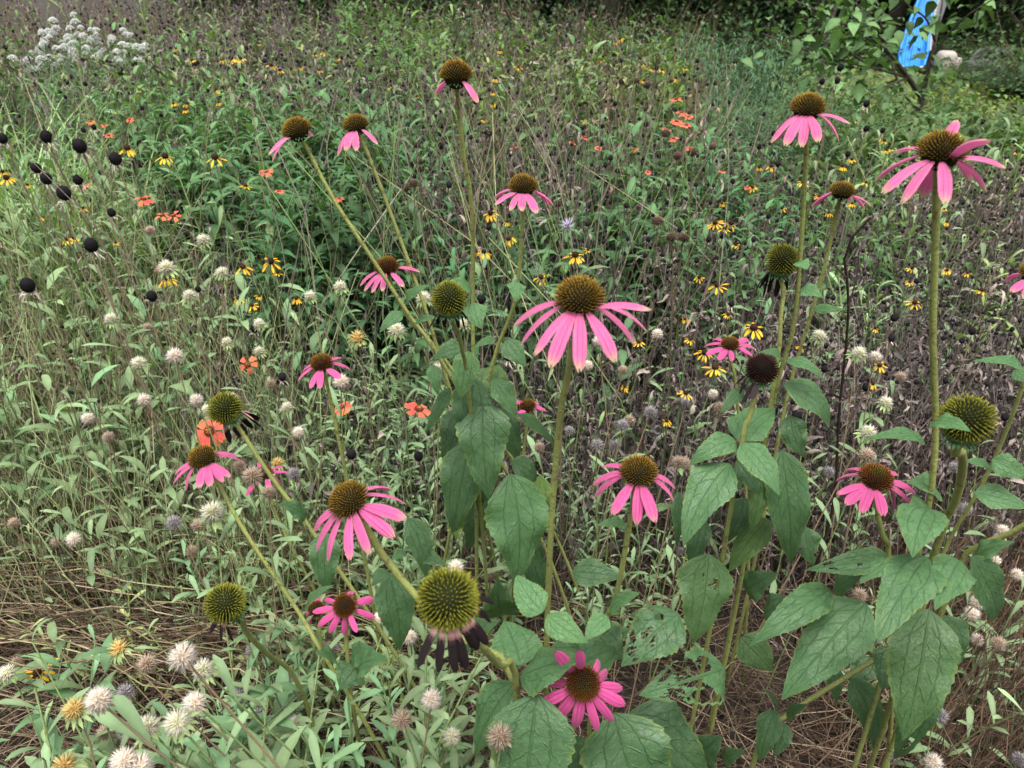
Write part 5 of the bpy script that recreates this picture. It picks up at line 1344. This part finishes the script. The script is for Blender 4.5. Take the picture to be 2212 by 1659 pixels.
many_tubes('far_dry_stems', st, d, lens, r.normal(0, .02, n), r.uniform(.0009, .0018, n), pick([(.17, .14, .125), (.22, .19, .15), (.12, .10, .095), (.28, .25, .14), (.20, .26, .10), (.15, .21, .08)], n, r), 'thin dry stems standing far back in the meadow', 6, 3, .16)
n = 1300
x, y = r.uniform(-250, 640, n), r.uniform(330, 1120, n)
st = np.array([at_y(p, q, canopy(q) * f_) for p, q, f_ in zip(x, y, r.uniform(.85, 1.15, n))]); lens = st[:, 2].copy() * r.uniform(.8, 1.12, n); st[:, 2] = 0
d = nrm(np.stack([r.normal(0, .20, n), r.normal(0, .18, n), np.ones(n)], 1))
many_tubes('wiry_stems', st, d, lens, r.normal(0, .03, n), r.uniform(.0007, .0013, n), pick([(.26, .30, .15), (.20, .22, .10), (.28, .24, .14), (.15, .12, .075), (.32, .35, .18)], n, r), 'wiry pale green and tan stems standing at the left', 7, 3, .12)
def many_curls(name, pts, size, cols, label, seedn):
    r = np.random.default_rng(seedn)
    base = [curl_leaf(1.0, r.uniform(.14, .30), (1, 1, 1), 900 + i + seedn) for i in range(8)]
    g = G(); v = r.integers(0, 8, len(pts))
    for k in range(8):
        s_ = np.where(v == k)[0]
        Ms = []
        for i in s_:
            Rm = np.array(Euler((r.uniform(-.9, .9), r.uniform(-.9, .9), r.uniform(0, 6.28))).to_matrix())
            Ms.append(M4(Rm, pts[i], size[i]))
        g.scatter(base[k], Ms, cols[s_])
    o = part(name, g, kind='stuff'); o['label'] = label
n = 4200
pts = ground_pts(n, -250, 2460, 800, 1900, r, .002, .03)
many_curls('leaf_litter', pts, r.uniform(.012, .045, n), pick([(.05, .038, .032), (.09, .065, .05), (.13, .10, .08), (.035, .028, .026)], n, r), 'curled dead leaves lying on the soil', 5)
n = 7000
x, y, h = r.uniform(420, 2420, n), r.uniform(430, 1080, n), r.uniform(.08, .42, n)
x[:3500] = r.uniform(1400, 2420, 3500); y[:3500] = r.uniform(320, 900, 3500); h[:3500] = r.uniform(.2, .55, 3500)
pts = np.array([at_z(p, q, s_) for p, q, s_ in zip(x, y, h)])
many_curls('withered_leaves', pts, r.uniform(.012, .045, n), pick([(.095, .08, .073), (.16, .135, .12), (.06, .05, .047), (.24, .20, .17)], n, r), 'withered curled leaves hanging on the dry stalks', 6)
n = 4200
x, y, h = r.uniform(-200, 1450, n), r.uniform(-40, 190, n), r.uniform(.7, 1.02, n)
pts = np.array([at_z(p, q, s_) for p, q, s_ in zip(x, y, h)]); pts = pts[pts[:, 1] < 9.5]; n = len(pts)
many_curls('far_withered_leaves', pts, r.uniform(.012, .038, n), pick([(.17, .145, .13), (.22, .19, .16), (.11, .12, .06), (.14, .18, .07), (.20, .22, .09)], n, r), 'withered leaves on the far dry stalks', 7)
# grass
def grass(name, pts, L0, L1, W, cols, label, seedn, e=(88, 20)):
    r = np.random.default_rng(seedn)
    base = [small_leaf(1.0, 1.0 * W, e[0] - 10 * i, e[1] - 25 * i, 7, 'lance', (1, 1, 1), .3, 2) for i in range(3)]
    g = G(); v = r.integers(0, 3, len(pts))
    for k in range(3):
        s_ = np.where(v == k)[0]
        Ms = [M4(rotz(r.uniform(0, 6.28)), pts[i], r.uniform(L0, L1)) for i in s_]
        g.scatter(base[k], Ms, cols[s_])
    o = part(name, g, kind='stuff'); o['label'] = label
n = 800
x, y, h = r.uniform(-160, 200, n), r.uniform(150, 300, n), r.uniform(.5, .8, n)
y = np.clip(y + np.maximum(0, x - 120) * .5, 140, 400)
pts = np.array([at_y(p, q, canopy(q) * f_) for p, q, f_ in zip(x, y, r.uniform(.8, 1.0, n))]); pts[:, 2] = 0
grass('grass', pts, .80, 1.15, .0065, pick([(.22, .34, .13), (.27, .39, .17), (.17, .27, .10)], n, r), 'clump of long arching bright green grass at upper left', 31)
n = 700
x, y = r.uniform(0, 2300, n), r.uniform(560, 1300, n)
pts = np.array([at_z(p, q, .1) for p, q in zip(x, y)]); pts[:, 2] = 0
grass('thin_grass', pts, .15, .4, .010, pick([(.12, .17, .07), (.18, .20, .09), (.22, .19, .11)], n, r), 'thin grass blades between the meadow plants', 32, (80, 30))
n = 420
pts = ground_pts(n, 2050, 2300, 1480, 1760, r, 0, .001)
grass('grass_tuft', pts, .12, .28, .010, pick([(.10, .15, .07), (.14, .18, .10)], n, r), 'tuft of thin grey-green grass at lower right', 33, (75, 30))

# ------------------------------------------------------------------ shrubs, sapling and wood behind the meadow
def leaf_cloud(pts, dirs, size, cols, ln=1.0, wd=.5, droop=-35, mat='leaf', variants=3, seedn=1):
    r = np.random.default_rng(seedn)
    base = [small_leaf(ln, wd, 10 - 15 * i, droop - 20 * i, 3, 'ov', (1, 1, 1), .25, 2) for i in range(variants)]
    g = G(); v = r.integers(0, variants, len(pts))
    for k in range(variants):
        s_ = np.where(v == k)[0]
        if not len(s_): continue
        az = np.arctan2(dirs[s_, 1], dirs[s_, 0]); el = r.normal(.1, .35, len(s_))
        Rz = np.zeros((len(s_), 3, 3)); c, s = np.cos(az), np.sin(az)
        Rz[:, 0, 0] = c; Rz[:, 0, 1] = -s; Rz[:, 1, 0] = s; Rz[:, 1, 1] = c; Rz[:, 2, 2] = 1
        Ry = np.zeros_like(Rz); c, s = np.cos(-el), np.sin(-el)
        Ry[:, 0, 0] = c; Ry[:, 0, 2] = s; Ry[:, 2, 0] = -s; Ry[:, 2, 2] = c; Ry[:, 1, 1] = 1
        Ms = np.tile(np.eye(4), (len(s_), 1, 1)); Ms[:, :3, :3] = (Rz @ Ry) * size[s_][:, None, None]; Ms[:, :3, 3] = pts[s_]
        g.scatter(base[k], Ms, cols[s_])
    return g
def shrub_template(kind, seed):
    r = np.random.default_rng(seed)
    st, pts, dirs, size, cols = G(), [], [], [], []
    if kind == 'broad':
        for q in range(16):
            a, l = r.uniform(0, 6.28), r.uniform(.25, .62)
            P = smooth_line([[0, 0, 0], [math.cos(a) * l * .4, math.sin(a) * l * .4, r.uniform(.3, .5)], [math.cos(a) * l, math.sin(a) * l, r.uniform(.45, 1.0)]], 8)
            V, F = tube(P, np.linspace(.008, .002, 8), 4); st.add(V, F, (.09, .075, .05), None, 'dry')
            for i in range(46):
                t = r.uniform(.1, 1); p = P[int(t * 7)] + r.normal(0, .075, 3)
                p[2] = max(p[2] * r.uniform(.75, 1.0), .03)
                pts.append(p); dirs.append(p - [0, 0, .4] + r.normal(0, .25, 3)); size.append(r.uniform(.045, .085))
                cols.append(np.array([.075, .145, .055]) * r.uniform(.6, 1.35) * np.array([r.uniform(.85, 1.3), 1, 1]))
        g = leaf_cloud(np.array(pts), np.array(dirs), np.array(size), np.array(cols), 1, .55, -45, seedn=seed)
    elif kind == 'feather':
        for q in range(46):
            a, l = r.uniform(0, 6.28), r.uniform(.2, .65)
            P = smooth_line([[0, 0, 0], [math.cos(a) * l * .35, math.sin(a) * l * .35, r.uniform(.45, .75)], [math.cos(a) * l, math.sin(a) * l, r.uniform(.35, .95)]], 12)
            V, F = tube(P, np.linspace(.005, .0012, 12), 3); st.add(V, F, (.13, .17, .08), None, 'dry')
            for i in range(44):
                k = r.integers(2, 12); p = P[k] + r.normal(0, .03, 3)
                pts.append(p); dirs.append(r.normal(0, 1, 3)); size.append(r.uniform(.04, .08))
                cols.append(np.array([.105, .195, .105]) * r.uniform(.65, 1.3))
        g = leaf_cloud(np.array(pts), np.array(dirs), np.array(size), np.array(cols), 1, .10, -25, seedn=seed)
    elif kind == 'upright':
        for q in range(22):
            b = r.normal(0, .22, 2); H = r.uniform(.75, 1.05)
            P = smooth_line([[b[0] * .5, b[1] * .5, 0], [b[0] * .8, b[1] * .8, H * .5], [b[0], b[1], H]], 14)
            V, F = tube(P, np.linspace(.005, .002, 14), 3); st.add(V, F, (.10, .12, .06), None, 'dry')
            for i in range(52):
                t = (i / 52) ** .8; p = P[min(13, int(t * 14))]
                pts.append(p); dirs.append(np.array([math.cos(i * 2.4), math.sin(i * 2.4), 0])); size.append(r.uniform(.07, .11) * (1.1 - .55 * t))
                cols.append(np.array([.075, .15, .085]) * r.uniform(.7, 1.25) * (1 + .35 * t))
        g = leaf_cloud(np.array(pts), np.array(dirs), np.array(size), np.array(cols), 1, .17, -40, seedn=seed)
    else:                                                   # low creeping mound
        for q in range(950):
            a, l = r.uniform(0, 6.28), .75 * math.sqrt(r.random())
            p = np.array([math.cos(a) * l, math.sin(a) * l, (.50 * (1 - (l / .8) ** 2) + .12 * math.sin(a * 3 + l * 9)) * r.uniform(.55, 1.05) + .03])
            pts.append(p); dirs.append(r.normal(0, 1, 3) + p); size.append(r.uniform(.04, .075))
            cols.append(np.array([.085, .16, .06]) * r.uniform(.55, 1.4) * np.array([r.uniform(.9, 1.35), 1, 1]))
        for q in range(8):
            a = r.uniform(0, 6.28)
            V, F = tube(smooth_line([[0, 0, 0], [math.cos(a) * .3, math.sin(a) * .3, .35], [math.cos(a) * .6, math.sin(a) * .6, .3]], 6), .004, 3); st.add(V, F, (.09, .08, .05), None, 'dry')
        g = leaf_cloud(np.array(pts), np.array(dirs), np.array(size), np.array(cols), 1, .6, -30, seedn=seed)
    return st, g
SHR = {}
for k, c in (('broad', 3), ('feather', 2), ('upright', 2), ('mound', 3)):
    for v in range(c):
        a, b2 = shrub_template(k, 100 + v * 7 + len(k)); SHR[k, v] = (a, b2, {})
def shrub(kind, x, ytop, Y, sc, v, tint, desc, wide=1.0):
    P = at_y(x, ytop, Y)
    st, g, cache = SHR[kind, v % (3 if kind in ('broad', 'mound') else 2)]
    unit = {'broad': 1.0, 'feather': .92, 'upright': 1.05, 'mound': .55}[kind]
    sz = max(P[2], .12) / unit
    key = tuple(np.round(np.asarray(tint) * 4))
    if key not in cache:
        cache[key] = (st.mesh('stem'), G().join(g, None, np.array(tint)).mesh('foliage'))
    th = empty('shrub', unique_label(desc, x, ytop), 'shrub', (P[0], P[1], 0.0), 'green shrubs at the meadow edge')
    M = M4(rotz((x * 1.7 + v) % 6.28), None, 1.0); M[:2, :2] *= sc * wide; M[2, 2] = sz
    part('stem', cache[key][0], th, M)
    part('foliage', cache[key][1], th, M, kind='stuff')
T0, T1, T2, T3 = (1, 1, 1), (1.5, 1.25, .75), (.75, .75, .75), (.5, .5, .5)
for i, (k, x, yt, Y, sc, tn) in enumerate([
    ('upright', 1530, 60, 5.6, .9, T0), ('upright', 1600, 45, 5.8, .9, T0), ('upright', 1660, 55, 5.4, 1.0, T0), ('upright', 1560, 110, 4.9, .9, T0), ('upright', 1630, 120, 4.8, .9, T0), ('upright', 1480, 70, 6.2, .9, T2),
    ('broad', 1400, 40, 6.6, 1.2, T0), ('broad', 1330, 25, 7.0, 1.2, T2), ('broad', 1460, 20, 7.4, 1.3, T2), ('broad', 1450, 105, 5.0, .55, T1), ('broad', 1520, 115, 4.7, .5, T1), ('broad', 1395, 130, 4.7, .45, T1),
    ('feather', 1580, 190, 4.2, .8, T0), ('feather', 1680, 180, 4.3, .9, T0), ('feather', 1780, 205, 4.2, .9, T0), ('feather', 1640, 235, 3.7, .7, T0), ('feather', 1740, 190, 4.8, .9, T0), ('feather', 1850, 170, 5.2, 1.0, T1), ('feather', 1560, 250, 3.6, .5, T0), ('feather', 1930, 215, 4.6, .8, T1),
    ('mound', 1850, 240, 4.2, 1.0, T0), ('mound', 1950, 235, 4.3, 1.0, T0), ('mound', 2040, 225, 4.6, 1.0, T0), ('mound', 2150, 245, 4.4, 1.1, T0), ('mound', 2230, 235, 4.6, 1.1, T2), ('mound', 1900, 290, 3.6, .8, T0), ('mound', 2000, 285, 3.7, .8, T2), ('mound', 2100, 290, 3.6, .8, T0), ('mound', 2210, 300, 3.5, .9, T2), ('mound', 1790, 285, 3.6, .7, T0),
    ('feather', 2080, 225, 4.9, .8, T2), ('feather', 2180, 215, 5.2, .8, T1), ('mound', 2330, 240, 4.5, 1.2, T0), ('mound', 2350, 320, 3.4, 1.0, T0), ('broad', 2120, 200, 5.8, .55, T0), ('mound', 1700, 205, 5.3, 1.0, T0), ('mound', 1800, 165, 6.4, 1.2, T0), ('mound', 1900, 160, 6.8, 1.2, T1), ('mound', 2010, 172, 6.6, 1.0, T1),
    ('mound', 2110, 195, 6.2, .8, T1), ('broad', 1560, 10, 9.0, 1.5, T3), ('broad', 1700, 80, 8.2, 1.0, T2), ('mound', 1750, 110, 8.4, 1.2, T0),
    ('broad', 960, -10, 8.6, 1.5, T2), ('broad', 1080, -15, 9.0, 1.5, T2), ('broad', 1200, -5, 8.6, 1.5, T2), ('broad', 1320, -15, 9.2, 1.5, T2), ('broad', 1020, 20, 7.6, 1.0, T0), ('broad', 1260, 40, 7.4, 1.0, T2),
    ('broad', 860, -20, 9.2, 1.5, T0), ('broad', 740, -25, 9.8, 1.5, T0), ('broad', 2260, 90, 8.6, 1.2, T2), ('broad', 2130, 60, 11.2, 1.3, T2), ('broad', 2220, 20, 10.6, 1.5, T2), ('broad', 2330, 60, 9.6, 1.4, T2), ('broad', 2090, 30, 11.9, 1.3, T0),
    *[('broad', 700 + i * 95, -62 - (i % 3) * 14, 11.0 + .35 * (i % 4), 1.5, T2 if i % 2 else T0) for i in range(13)], *[('broad', 820 + i * 120, -90 - (i % 2) * 20, 14.2 + .4 * (i % 3), 2.2, T3) for i in range(15)], ('broad', 2215, -60, 11.8, 1.5, T2), ('broad', 2310, -60, 11.4, 1.5, T2), ('broad', 2130, -50, 12.4, 1.4, T2),
    ('broad', 930, 10, 8.0, 1.2, T0), ('broad', 1000, -5, 8.4, 1.3, T0), ('broad', 1090, 15, 8.0, 1.2, T0), ('broad', 1160, 0, 8.6, 1.3, T2), ('broad', 1230, 15, 7.8, 1.2, T0), ('broad', 1300, 5, 8.4, 1.3, T0), ('broad', 1380, 0, 8.4, 1.3, T2), ('broad', 1460, 60, 6.4, .9, T0), ('broad', 1520, 30, 7.4, 1.2, T2),
    ('broad', 2110, 95, 9.6, .8, T2), ('broad', 2190, 105, 9.2, 1.0, T0), ('broad', 2260, 130, 8.6, 1.0, T0), ('broad', 2090, 70, 11.4, 1.0, T2), ('feather', 2160, 150, 8.6, .7, T0), ('broad', 2070, 128, 9.7, .35, T1), ('feather', 2030, 150, 8.2, .7, T0), ('broad', 1900, 60, 11.5, 1.4, T2), ('broad', 1780, 40, 11.2, 1.5, T3), ('broad', 1660, 30, 10.6, 1.5, T3)]):
    shrub(k, x, yt, Y, sc, i, tn, {'upright': 'tall leafy green weed shrub', 'broad': 'bushy broad-leaved shrub', 'feather': 'feathery blue-green shrub', 'mound': 'low leafy green mound'}[k])

# dense wood: each tree its own thing
def tree_mesh(seed):
    r = np.random.default_rng(seed)
    tr = G(); H = r.uniform(6, 7.5)
    P = smooth_line([[0, 0, 0], [r.normal(0, .12), r.normal(0, .12), H * .4], [r.normal(0, .3), r.normal(0, .3), H * .85]], 12)
    V, F = tube(P, np.linspace(.16, .04, 12) * (1 + .4 * (np.arange(12) == 0)), 10); tr.add(V, F, (.08, .07, .06), None, 'bark')
    cl = []
    for q in range(26):
        t = r.uniform(.10, .95); p = np.array([np.interp(t, np.linspace(0, 1, 12), P[:, k]) for k in range(3)])
        a, l = q * 2.4 + r.normal(0, .3), r.uniform(1.0, 2.4) * (1.1 - .5 * t)
        e = p + [math.cos(a) * l, math.sin(a) * l, r.uniform(-.3, .7)]
        e[2] = max(e[2], .45)
        B = smooth_line([p, (p + e) / 2 + [0, 0, .2], e], 7)
        V, F = tube(B, np.linspace(.035, .008, 7), 5); tr.add(V, F, (.08, .07, .06), None, 'bark')
        for k in range(4): cl.append((B[3 + k], r.uniform(.3, .6)))
    pts, dirs, size, cols = [], [], [], []
    for c, rad in cl:
        m = int(110)
        p = c + r.normal(0, rad * .55, (m, 3)) * [1, 1, .75]
        p[:, 2] = np.maximum(p[:, 2], .12)
        tn = r.uniform(.6, 1.35)
        pts.append(p); dirs.append(p - P[6] + r.normal(0, .8, (m, 3))); size.append(r.uniform(.07, .13, m))
        cols.append(np.array([.050, .105, .042])[None] * tn * r.uniform(.7, 1.3, (m, 1)))
    return tr, leaf_cloud(np.concatenate(pts), np.concatenate(dirs), np.concatenate(size), np.concatenate(cols), 1, .55, -40, variants=2, seedn=seed)
TREES = [tree_mesh(s) for s in (11, 12, 13)]
TM = [(a.mesh('trunk'), b2.mesh('crown')) for a, b2 in TREES]
for i, (X, Y) in enumerate([(-2.2, 12.0), (-.4, 12.6), (1.3, 11.8), (2.9, 12.4), (4.3, 13.0), (5.9, 13.2), (7.6, 12.6), (9.4, 12.4), (11.2, 12.9), (-1.2, 15.0), (1.0, 15.2), (3.4, 15.4), (6.0, 15.8), (8.4, 15.4), (10.8, 15.6), (-4.2, 13.5), (13.2, 13.5), (2.2, 18.0), (5.2, 18.4), (8.0, 18.2), (-1.0, 18.0), (11, 18.5)]):
    px, py, _ = proj(np.array([X, Y, .6]))
    th = empty('tree', unique_label('dark leafy tree with low branches', px, 20), 'tree', (X, Y, 0), 'dark trees of the wood behind the meadow')
    M = M4(rotz(i * 2.1), None, 1 + .12 * math.sin(i * 3.3))
    part('trunk', TM[i % 3][0], th, M); part('crown', TM[i % 3][1], th, M, kind='stuff')

# the young tree
YS = 5.0
root = at_y(1980, 400, YS); root[2] = 0
sap = empty('sapling', 'young forked tree with open light green leaves in front of the blue slide', 'tree', root)
trunk = smooth_line([root, at_y(1976, 330, YS), at_y(1984, 250, YS), at_y(1991, 212, YS)], 12)
V, F = tube(trunk - root, np.linspace(.028, .020, 12), 8); part('trunk', G().add(V, F, (.085, .07, .05), None, 'bark'), sap)
BRL = [[(1991, 212, 0), (2010, 130, 0), (2026, 60, .05), (2042, -40, .1)], [(1991, 212, 0), (1962, 168, -.05), (1925, 120, -.15), (1870, 70, -.25), (1800, 45, -.3)], [(1984, 240, 0), (1955, 205, .05), (1930, 150, .1), (1905, 60, .15), (1890, -30, .2)],
       [(1962, 168, -.05), (1880, 145, -.2), (1800, 130, -.3), (1720, 100, -.35), (1645, 72, -.4)], [(1925, 120, -.15), (1840, 60, -.2), (1760, 20, -.3), (1700, -5, -.3)], [(2010, 130, 0), (2060, 60, -.1), (2110, 20, -.2), (2160, -10, -.3)], [(1905, 60, .15), (1850, 10, .1), (1800, -30, .1)],
       [(1962, 168, -.05), (1900, 190, -.2), (1840, 195, -.3), (1770, 190, -.35)], [(2020, 90, 0), (2000, 40, -.1), (1960, 10, -.15), (1930, -30, -.2)], [(1880, 145, -.2), (1830, 110, -.3), (1780, 90, -.4), (1740, 75, -.45)], [(2010, 130, 0), (2030, 170, -.15), (2060, 190, -.25)]]
r = np.random.default_rng(77)
lm = [mesh_of(('sapleaf', v, q), lambda: small_leaf(.105, .066, [15, -10, -35][v], [-35, -60, -75][v], 5, 'ov', np.array([.105, .19, .085]) * [.8, 1.0, 1.35][q] * np.array([1, 1, .85]), .25, 2, .1, v).mesh('leaf')) for v in range(3) for q in range(3)]
nl = 0
for bi, b_ in enumerate(BRL):
    P = smooth_line([at_y(a, c, YS + dy) for a, c, dy in b_], 16)
    V, F = tube(P - root, np.linspace(.017 if bi < 2 else .008, .003, 16), 5); brn = part('branch', G().add(V, F, (.085, .07, .05), None, 'bark'), sap)
    for i in range(27 if bi != 0 else 12):
        if nl >= 285: break
        t = r.uniform(.25 if bi else .45, 1.0)
        p = np.array([np.interp(t, np.linspace(0, 1, 16), P[:, k]) for k in range(3)]) + r.normal(0, .055, 3) * [1, 1.3, 1]
        part('leaf', lm[r.integers(0, 9)], brn, M4(rotz(r.uniform(0, 6.28)) @ np.array(Euler((r.normal(0, .4), r.normal(0, .3), 0)).to_matrix()), p - root, r.uniform(.55, 1.05))); nl += 1
LAND.append((1985, 230, 'the young tree'))
root = at_y(1772, 200, 6.2); root[2] = 0
th = empty('thin_sapling', 'slender bare tan sapling stem with a few yellow leaves left of the young tree', 'tree', root)
P = smooth_line([root, at_y(1785, 90, 6.2), at_y(1805, 20, 6.2), at_y(1822, -60, 6.2)], 12)
V, F = tube(P - root, np.linspace(.020, .012, 12), 6); part('trunk', G().add(V, F, (.24, .17, .09), None, 'bark'), th)
ylm = small_leaf(.11, .05, -10, -70, 5, 'ov', (.30, .26, .06), .25, 2).mesh('leaf')
for i in range(7): part('leaf', ylm, th, M4(rotz(i * 2.1), P[6 + i % 6] - root, .9))

# ------------------------------------------------------------------ the blue slide, beige tub, grey stones
YB = 10.9
T, B_ = at_y(2066, -150, YB + .9), at_y(1966, 152, YB - .25)
root = np.array([B_[0], B_[1], 0.03])
sl = empty('toy_slide', 'bright blue ridged plastic slide with pale grey side behind the young tree', 'slide', root)
n = 18; t = np.linspace(0, 1, n)[:, None]
P = T * (1 - t) + B_ * t + np.array([-.10, 0, -.16]) * np.sin(t * math.pi)
P[-3:, 2] = np.maximum(P[-3:, 2], .10)
wd = np.interp(t[:, 0], [0, .5, .85, 1], [.06, .105, .165, .14])
Tn = nrm(np.gradient(P, axis=0)); sd = nrm(np.cross(Tn, [0, 0, 1.0]) * -1 + np.array([0.25, .0, 0])); no = nrm(np.cross(sd, Tn)); no *= np.sign(no[:, 2:3] + 1e-6)
u = np.linspace(-1, 1, 33)
prof = .010 * np.cos(u * 5 * math.pi) + .07 * np.clip((np.abs(u) - .86) / .08, 0, 1)
V = P[:, None] + u[None, :, None] * wd[:, None, None] * sd[:, None] + prof[None, :, None] * no[:, None]
V2 = V - .022 * no[:, None]
def grid_faces(a, b, off=0):
    i, j = np.meshgrid(np.arange(a - 1), np.arange(b - 1), indexing='ij')
    return np.stack([i * b + j, i * b + j + 1, (i + 1) * b + j + 1, (i + 1) * b + j], -1).reshape(-1, 4) + off
g = G().add(np.concatenate([V.reshape(-1, 3), V2.reshape(-1, 3)]) - root, np.concatenate([grid_faces(n, 33), grid_faces(n, 33, n * 33)[:, ::-1]]), (0, .2, .6), None, 'blue')
chute = part('chute', g, sl)
for e, nm in ((0, 'side_rail'), (-1, 'side_rail')):
    Vt, Ft = tube(V[:, e] - root + [0, 0, .006], .022, 8); part(nm, G().add(Vt, Ft, (1, 1, 1), None, 'blue'), chute)
R0 = V[:, -1]
a = R0[1:-3] + [.02, .01, -.02]; b2 = a.copy(); b2[:, 2] = np.maximum(a[:, 2] - .55, .03); b2[:, 0] += .05
pan = np.stack([a, b2, a + [.05, .03, 0], b2 + [.05, .03, 0]], 1).reshape(-1, 3) - root
q = []
for i in range(len(a) - 1):
    k = i * 4
    q += [[k, k + 1, k + 5, k + 4], [k + 2, k + 6, k + 7, k + 3], [k, k + 4, k + 6, k + 2], [k + 1, k + 3, k + 7, k + 5]]
part('side_panel', G().add(pan, np.array(q), (1, 1, 1), None, 'grey'), sl, smooth=False)
Vl, Fl = tube(smooth_line([V[-1, 0], V[-1, 16] + [0, -.04, -.01], V[-1, -1]], 12) - root, .018, 8); part('lip', G().add(Vl, Fl, (1, 1, 1), None, 'grey'), sl)
def superlobe(cx, cy, cz, rx, ry, rz, e=.55, taper=.15, nu=24, nv=14):
    th_ = np.linspace(-math.pi / 2, math.pi / 2, nv); ph = np.arange(nu) * 2 * math.pi / nu
    s = lambda x, p: np.sign(x) * np.abs(x) ** p
    V = np.array([[cx + rx * s(math.cos(a), e) * s(math.cos(b), e) * (1 + taper * math.sin(a)), cy + ry * s(math.cos(a), e) * s(math.sin(b), e) * (1 + taper * math.sin(a)), cz + rz * s(math.sin(a), .8)] for a in th_ for b in ph])
    i, j = np.meshgrid(np.arange(nv - 1), np.arange(nu), indexing='ij'); k = (j + 1) % nu
    return V, np.stack([i * nu + j, i * nu + k, (i + 1) * nu + k, (i + 1) * nu + j], -1).reshape(-1, 4)
bc = at_y(2036, 156, YB - .5); bc[2] = .03
tub = empty('beige_tub', 'beige moulded plastic tub with a rounded side lug right of the slide', 'plastic tub', bc)
V, F = superlobe(0, 0, .16, .105, .12, .16); part('body', G().add(V, F, (1, 1, 1), None, 'beige'), tub)
V, F = superlobe(.125, -.03, .135, .055, .07, .11); part('side_lug', G().add(V, F, (1, 1, 1), None, 'beige'), tub)
for i, (x, yb, wd_, h_) in enumerate([(2112, 170, .30, .22), (2168, 182, .26, .20), (2136, 158, .34, .30)]):
    sc_ = at_y(x, yb, YB - .7 + .2 * i); sc_[2] = .03
    V, F = superlobe(0, 0, h_ / 2, wd_ / 2 * 1.5, .16, h_ / 2, .5, .05, 28, 16)
    rr = np.random.default_rng(i)
    ph = rr.uniform(0, 6, 6)
    V = V * (1 + .07 * np.sin(V[:, [1, 2, 0]] * 23 + ph[:3]) + .05 * np.sin(V[:, [2, 0, 1]] * 41 + ph[3:]))
    o = part('stone', G().add(V, F, (1, 1, 1), None, 'stone')); o.location = sc_
    o['label'] = ['mottled grey stone nearest the beige tub', 'mottled grey stone lying furthest right of the tub', 'larger dark mottled stone behind the two grey ones'][i]; o['category'] = 'stone'; o['group'] = 'grey stones beside the lawn'

# ------------------------------------------------------------------ white flower clump at the upper left
for i, (x, y) in enumerate([(62, 118), (95, 82), (130, 72), (165, 60), (188, 76), (215, 100), (262, 102), (292, 96), (300, 128), (140, 110), (110, 108), (205, 140), (75, 135)]):
    r = np.random.default_rng(i + 300)
    Y = 3.5 + r.uniform(-.25, .35)
    P = at_y(x, y, Y); root = np.array([P[0] + r.normal(0, .05), P[1] + .05, 0])
    th = empty('white_flower_plant', unique_label('leafy plant topped with small white flower clusters', x, y), 'wildflower plant', root, 'white flowering plants at upper left')
    ln = smooth_line([root, (root + P) / 2 + [r.normal(0, .02), 0, 0], P], 9)
    V, F = tube(ln - root, np.linspace(.0028, .0014, 9), 4); part('stem', G().add(V, F, SAGE * .7, None, 'stem'), th)
    for k in range(9 if y < 125 else 3):
        q = P + [r.normal(0, .040), r.normal(0, .03), r.normal(-.02, .045)]
        part('flower_cluster', head_mesh('white', 0, 0), th, M4(frame([r.normal(0, .2), r.normal(-.2, .2), 1]), q - root, r.uniform(.55, 1.0)))
    n = 190; t = r.uniform(.2, .98, n)
    pts = np.stack([np.interp(t, np.linspace(0, 1, 9), ln[:, k]) for k in range(3)], 1) + r.normal(0, .05, (n, 3)) * [1, 1, .4] - root
    g = leaf_cloud(pts, r.normal(0, 1, (n, 3)), r.uniform(.035, .065, n), np.array([.14, .23, .13]) * r.uniform(.7, 1.3, (n, 1)), 1, .22, -30, seedn=i)
    part('foliage', g, th, kind='stuff')

# look-alikes that still share a label: tell them apart by their order from the left
by = {}
for o in C.objects:
    if o.parent is None and 'label' in o and 'category' in o: by.setdefault(o['label'], []).append(o)
ORD = ['leftmost', 'second from left', 'third from left', 'fourth from left', 'fifth from left', 'sixth from left', 'seventh from left', 'eighth from left', 'ninth from left', 'tenth from left']
for lab, os_ in by.items():
    if 1 < len(os_) <= 10 and len(lab.split()) <= 12:
        os_.sort(key=lambda o: proj(np.array(o.location) + [0, 0, .3])[0])
        for i, o in enumerate(os_): o['label'] = f"{lab}, {'rightmost' if i == len(os_) - 1 else ORD[i]}"
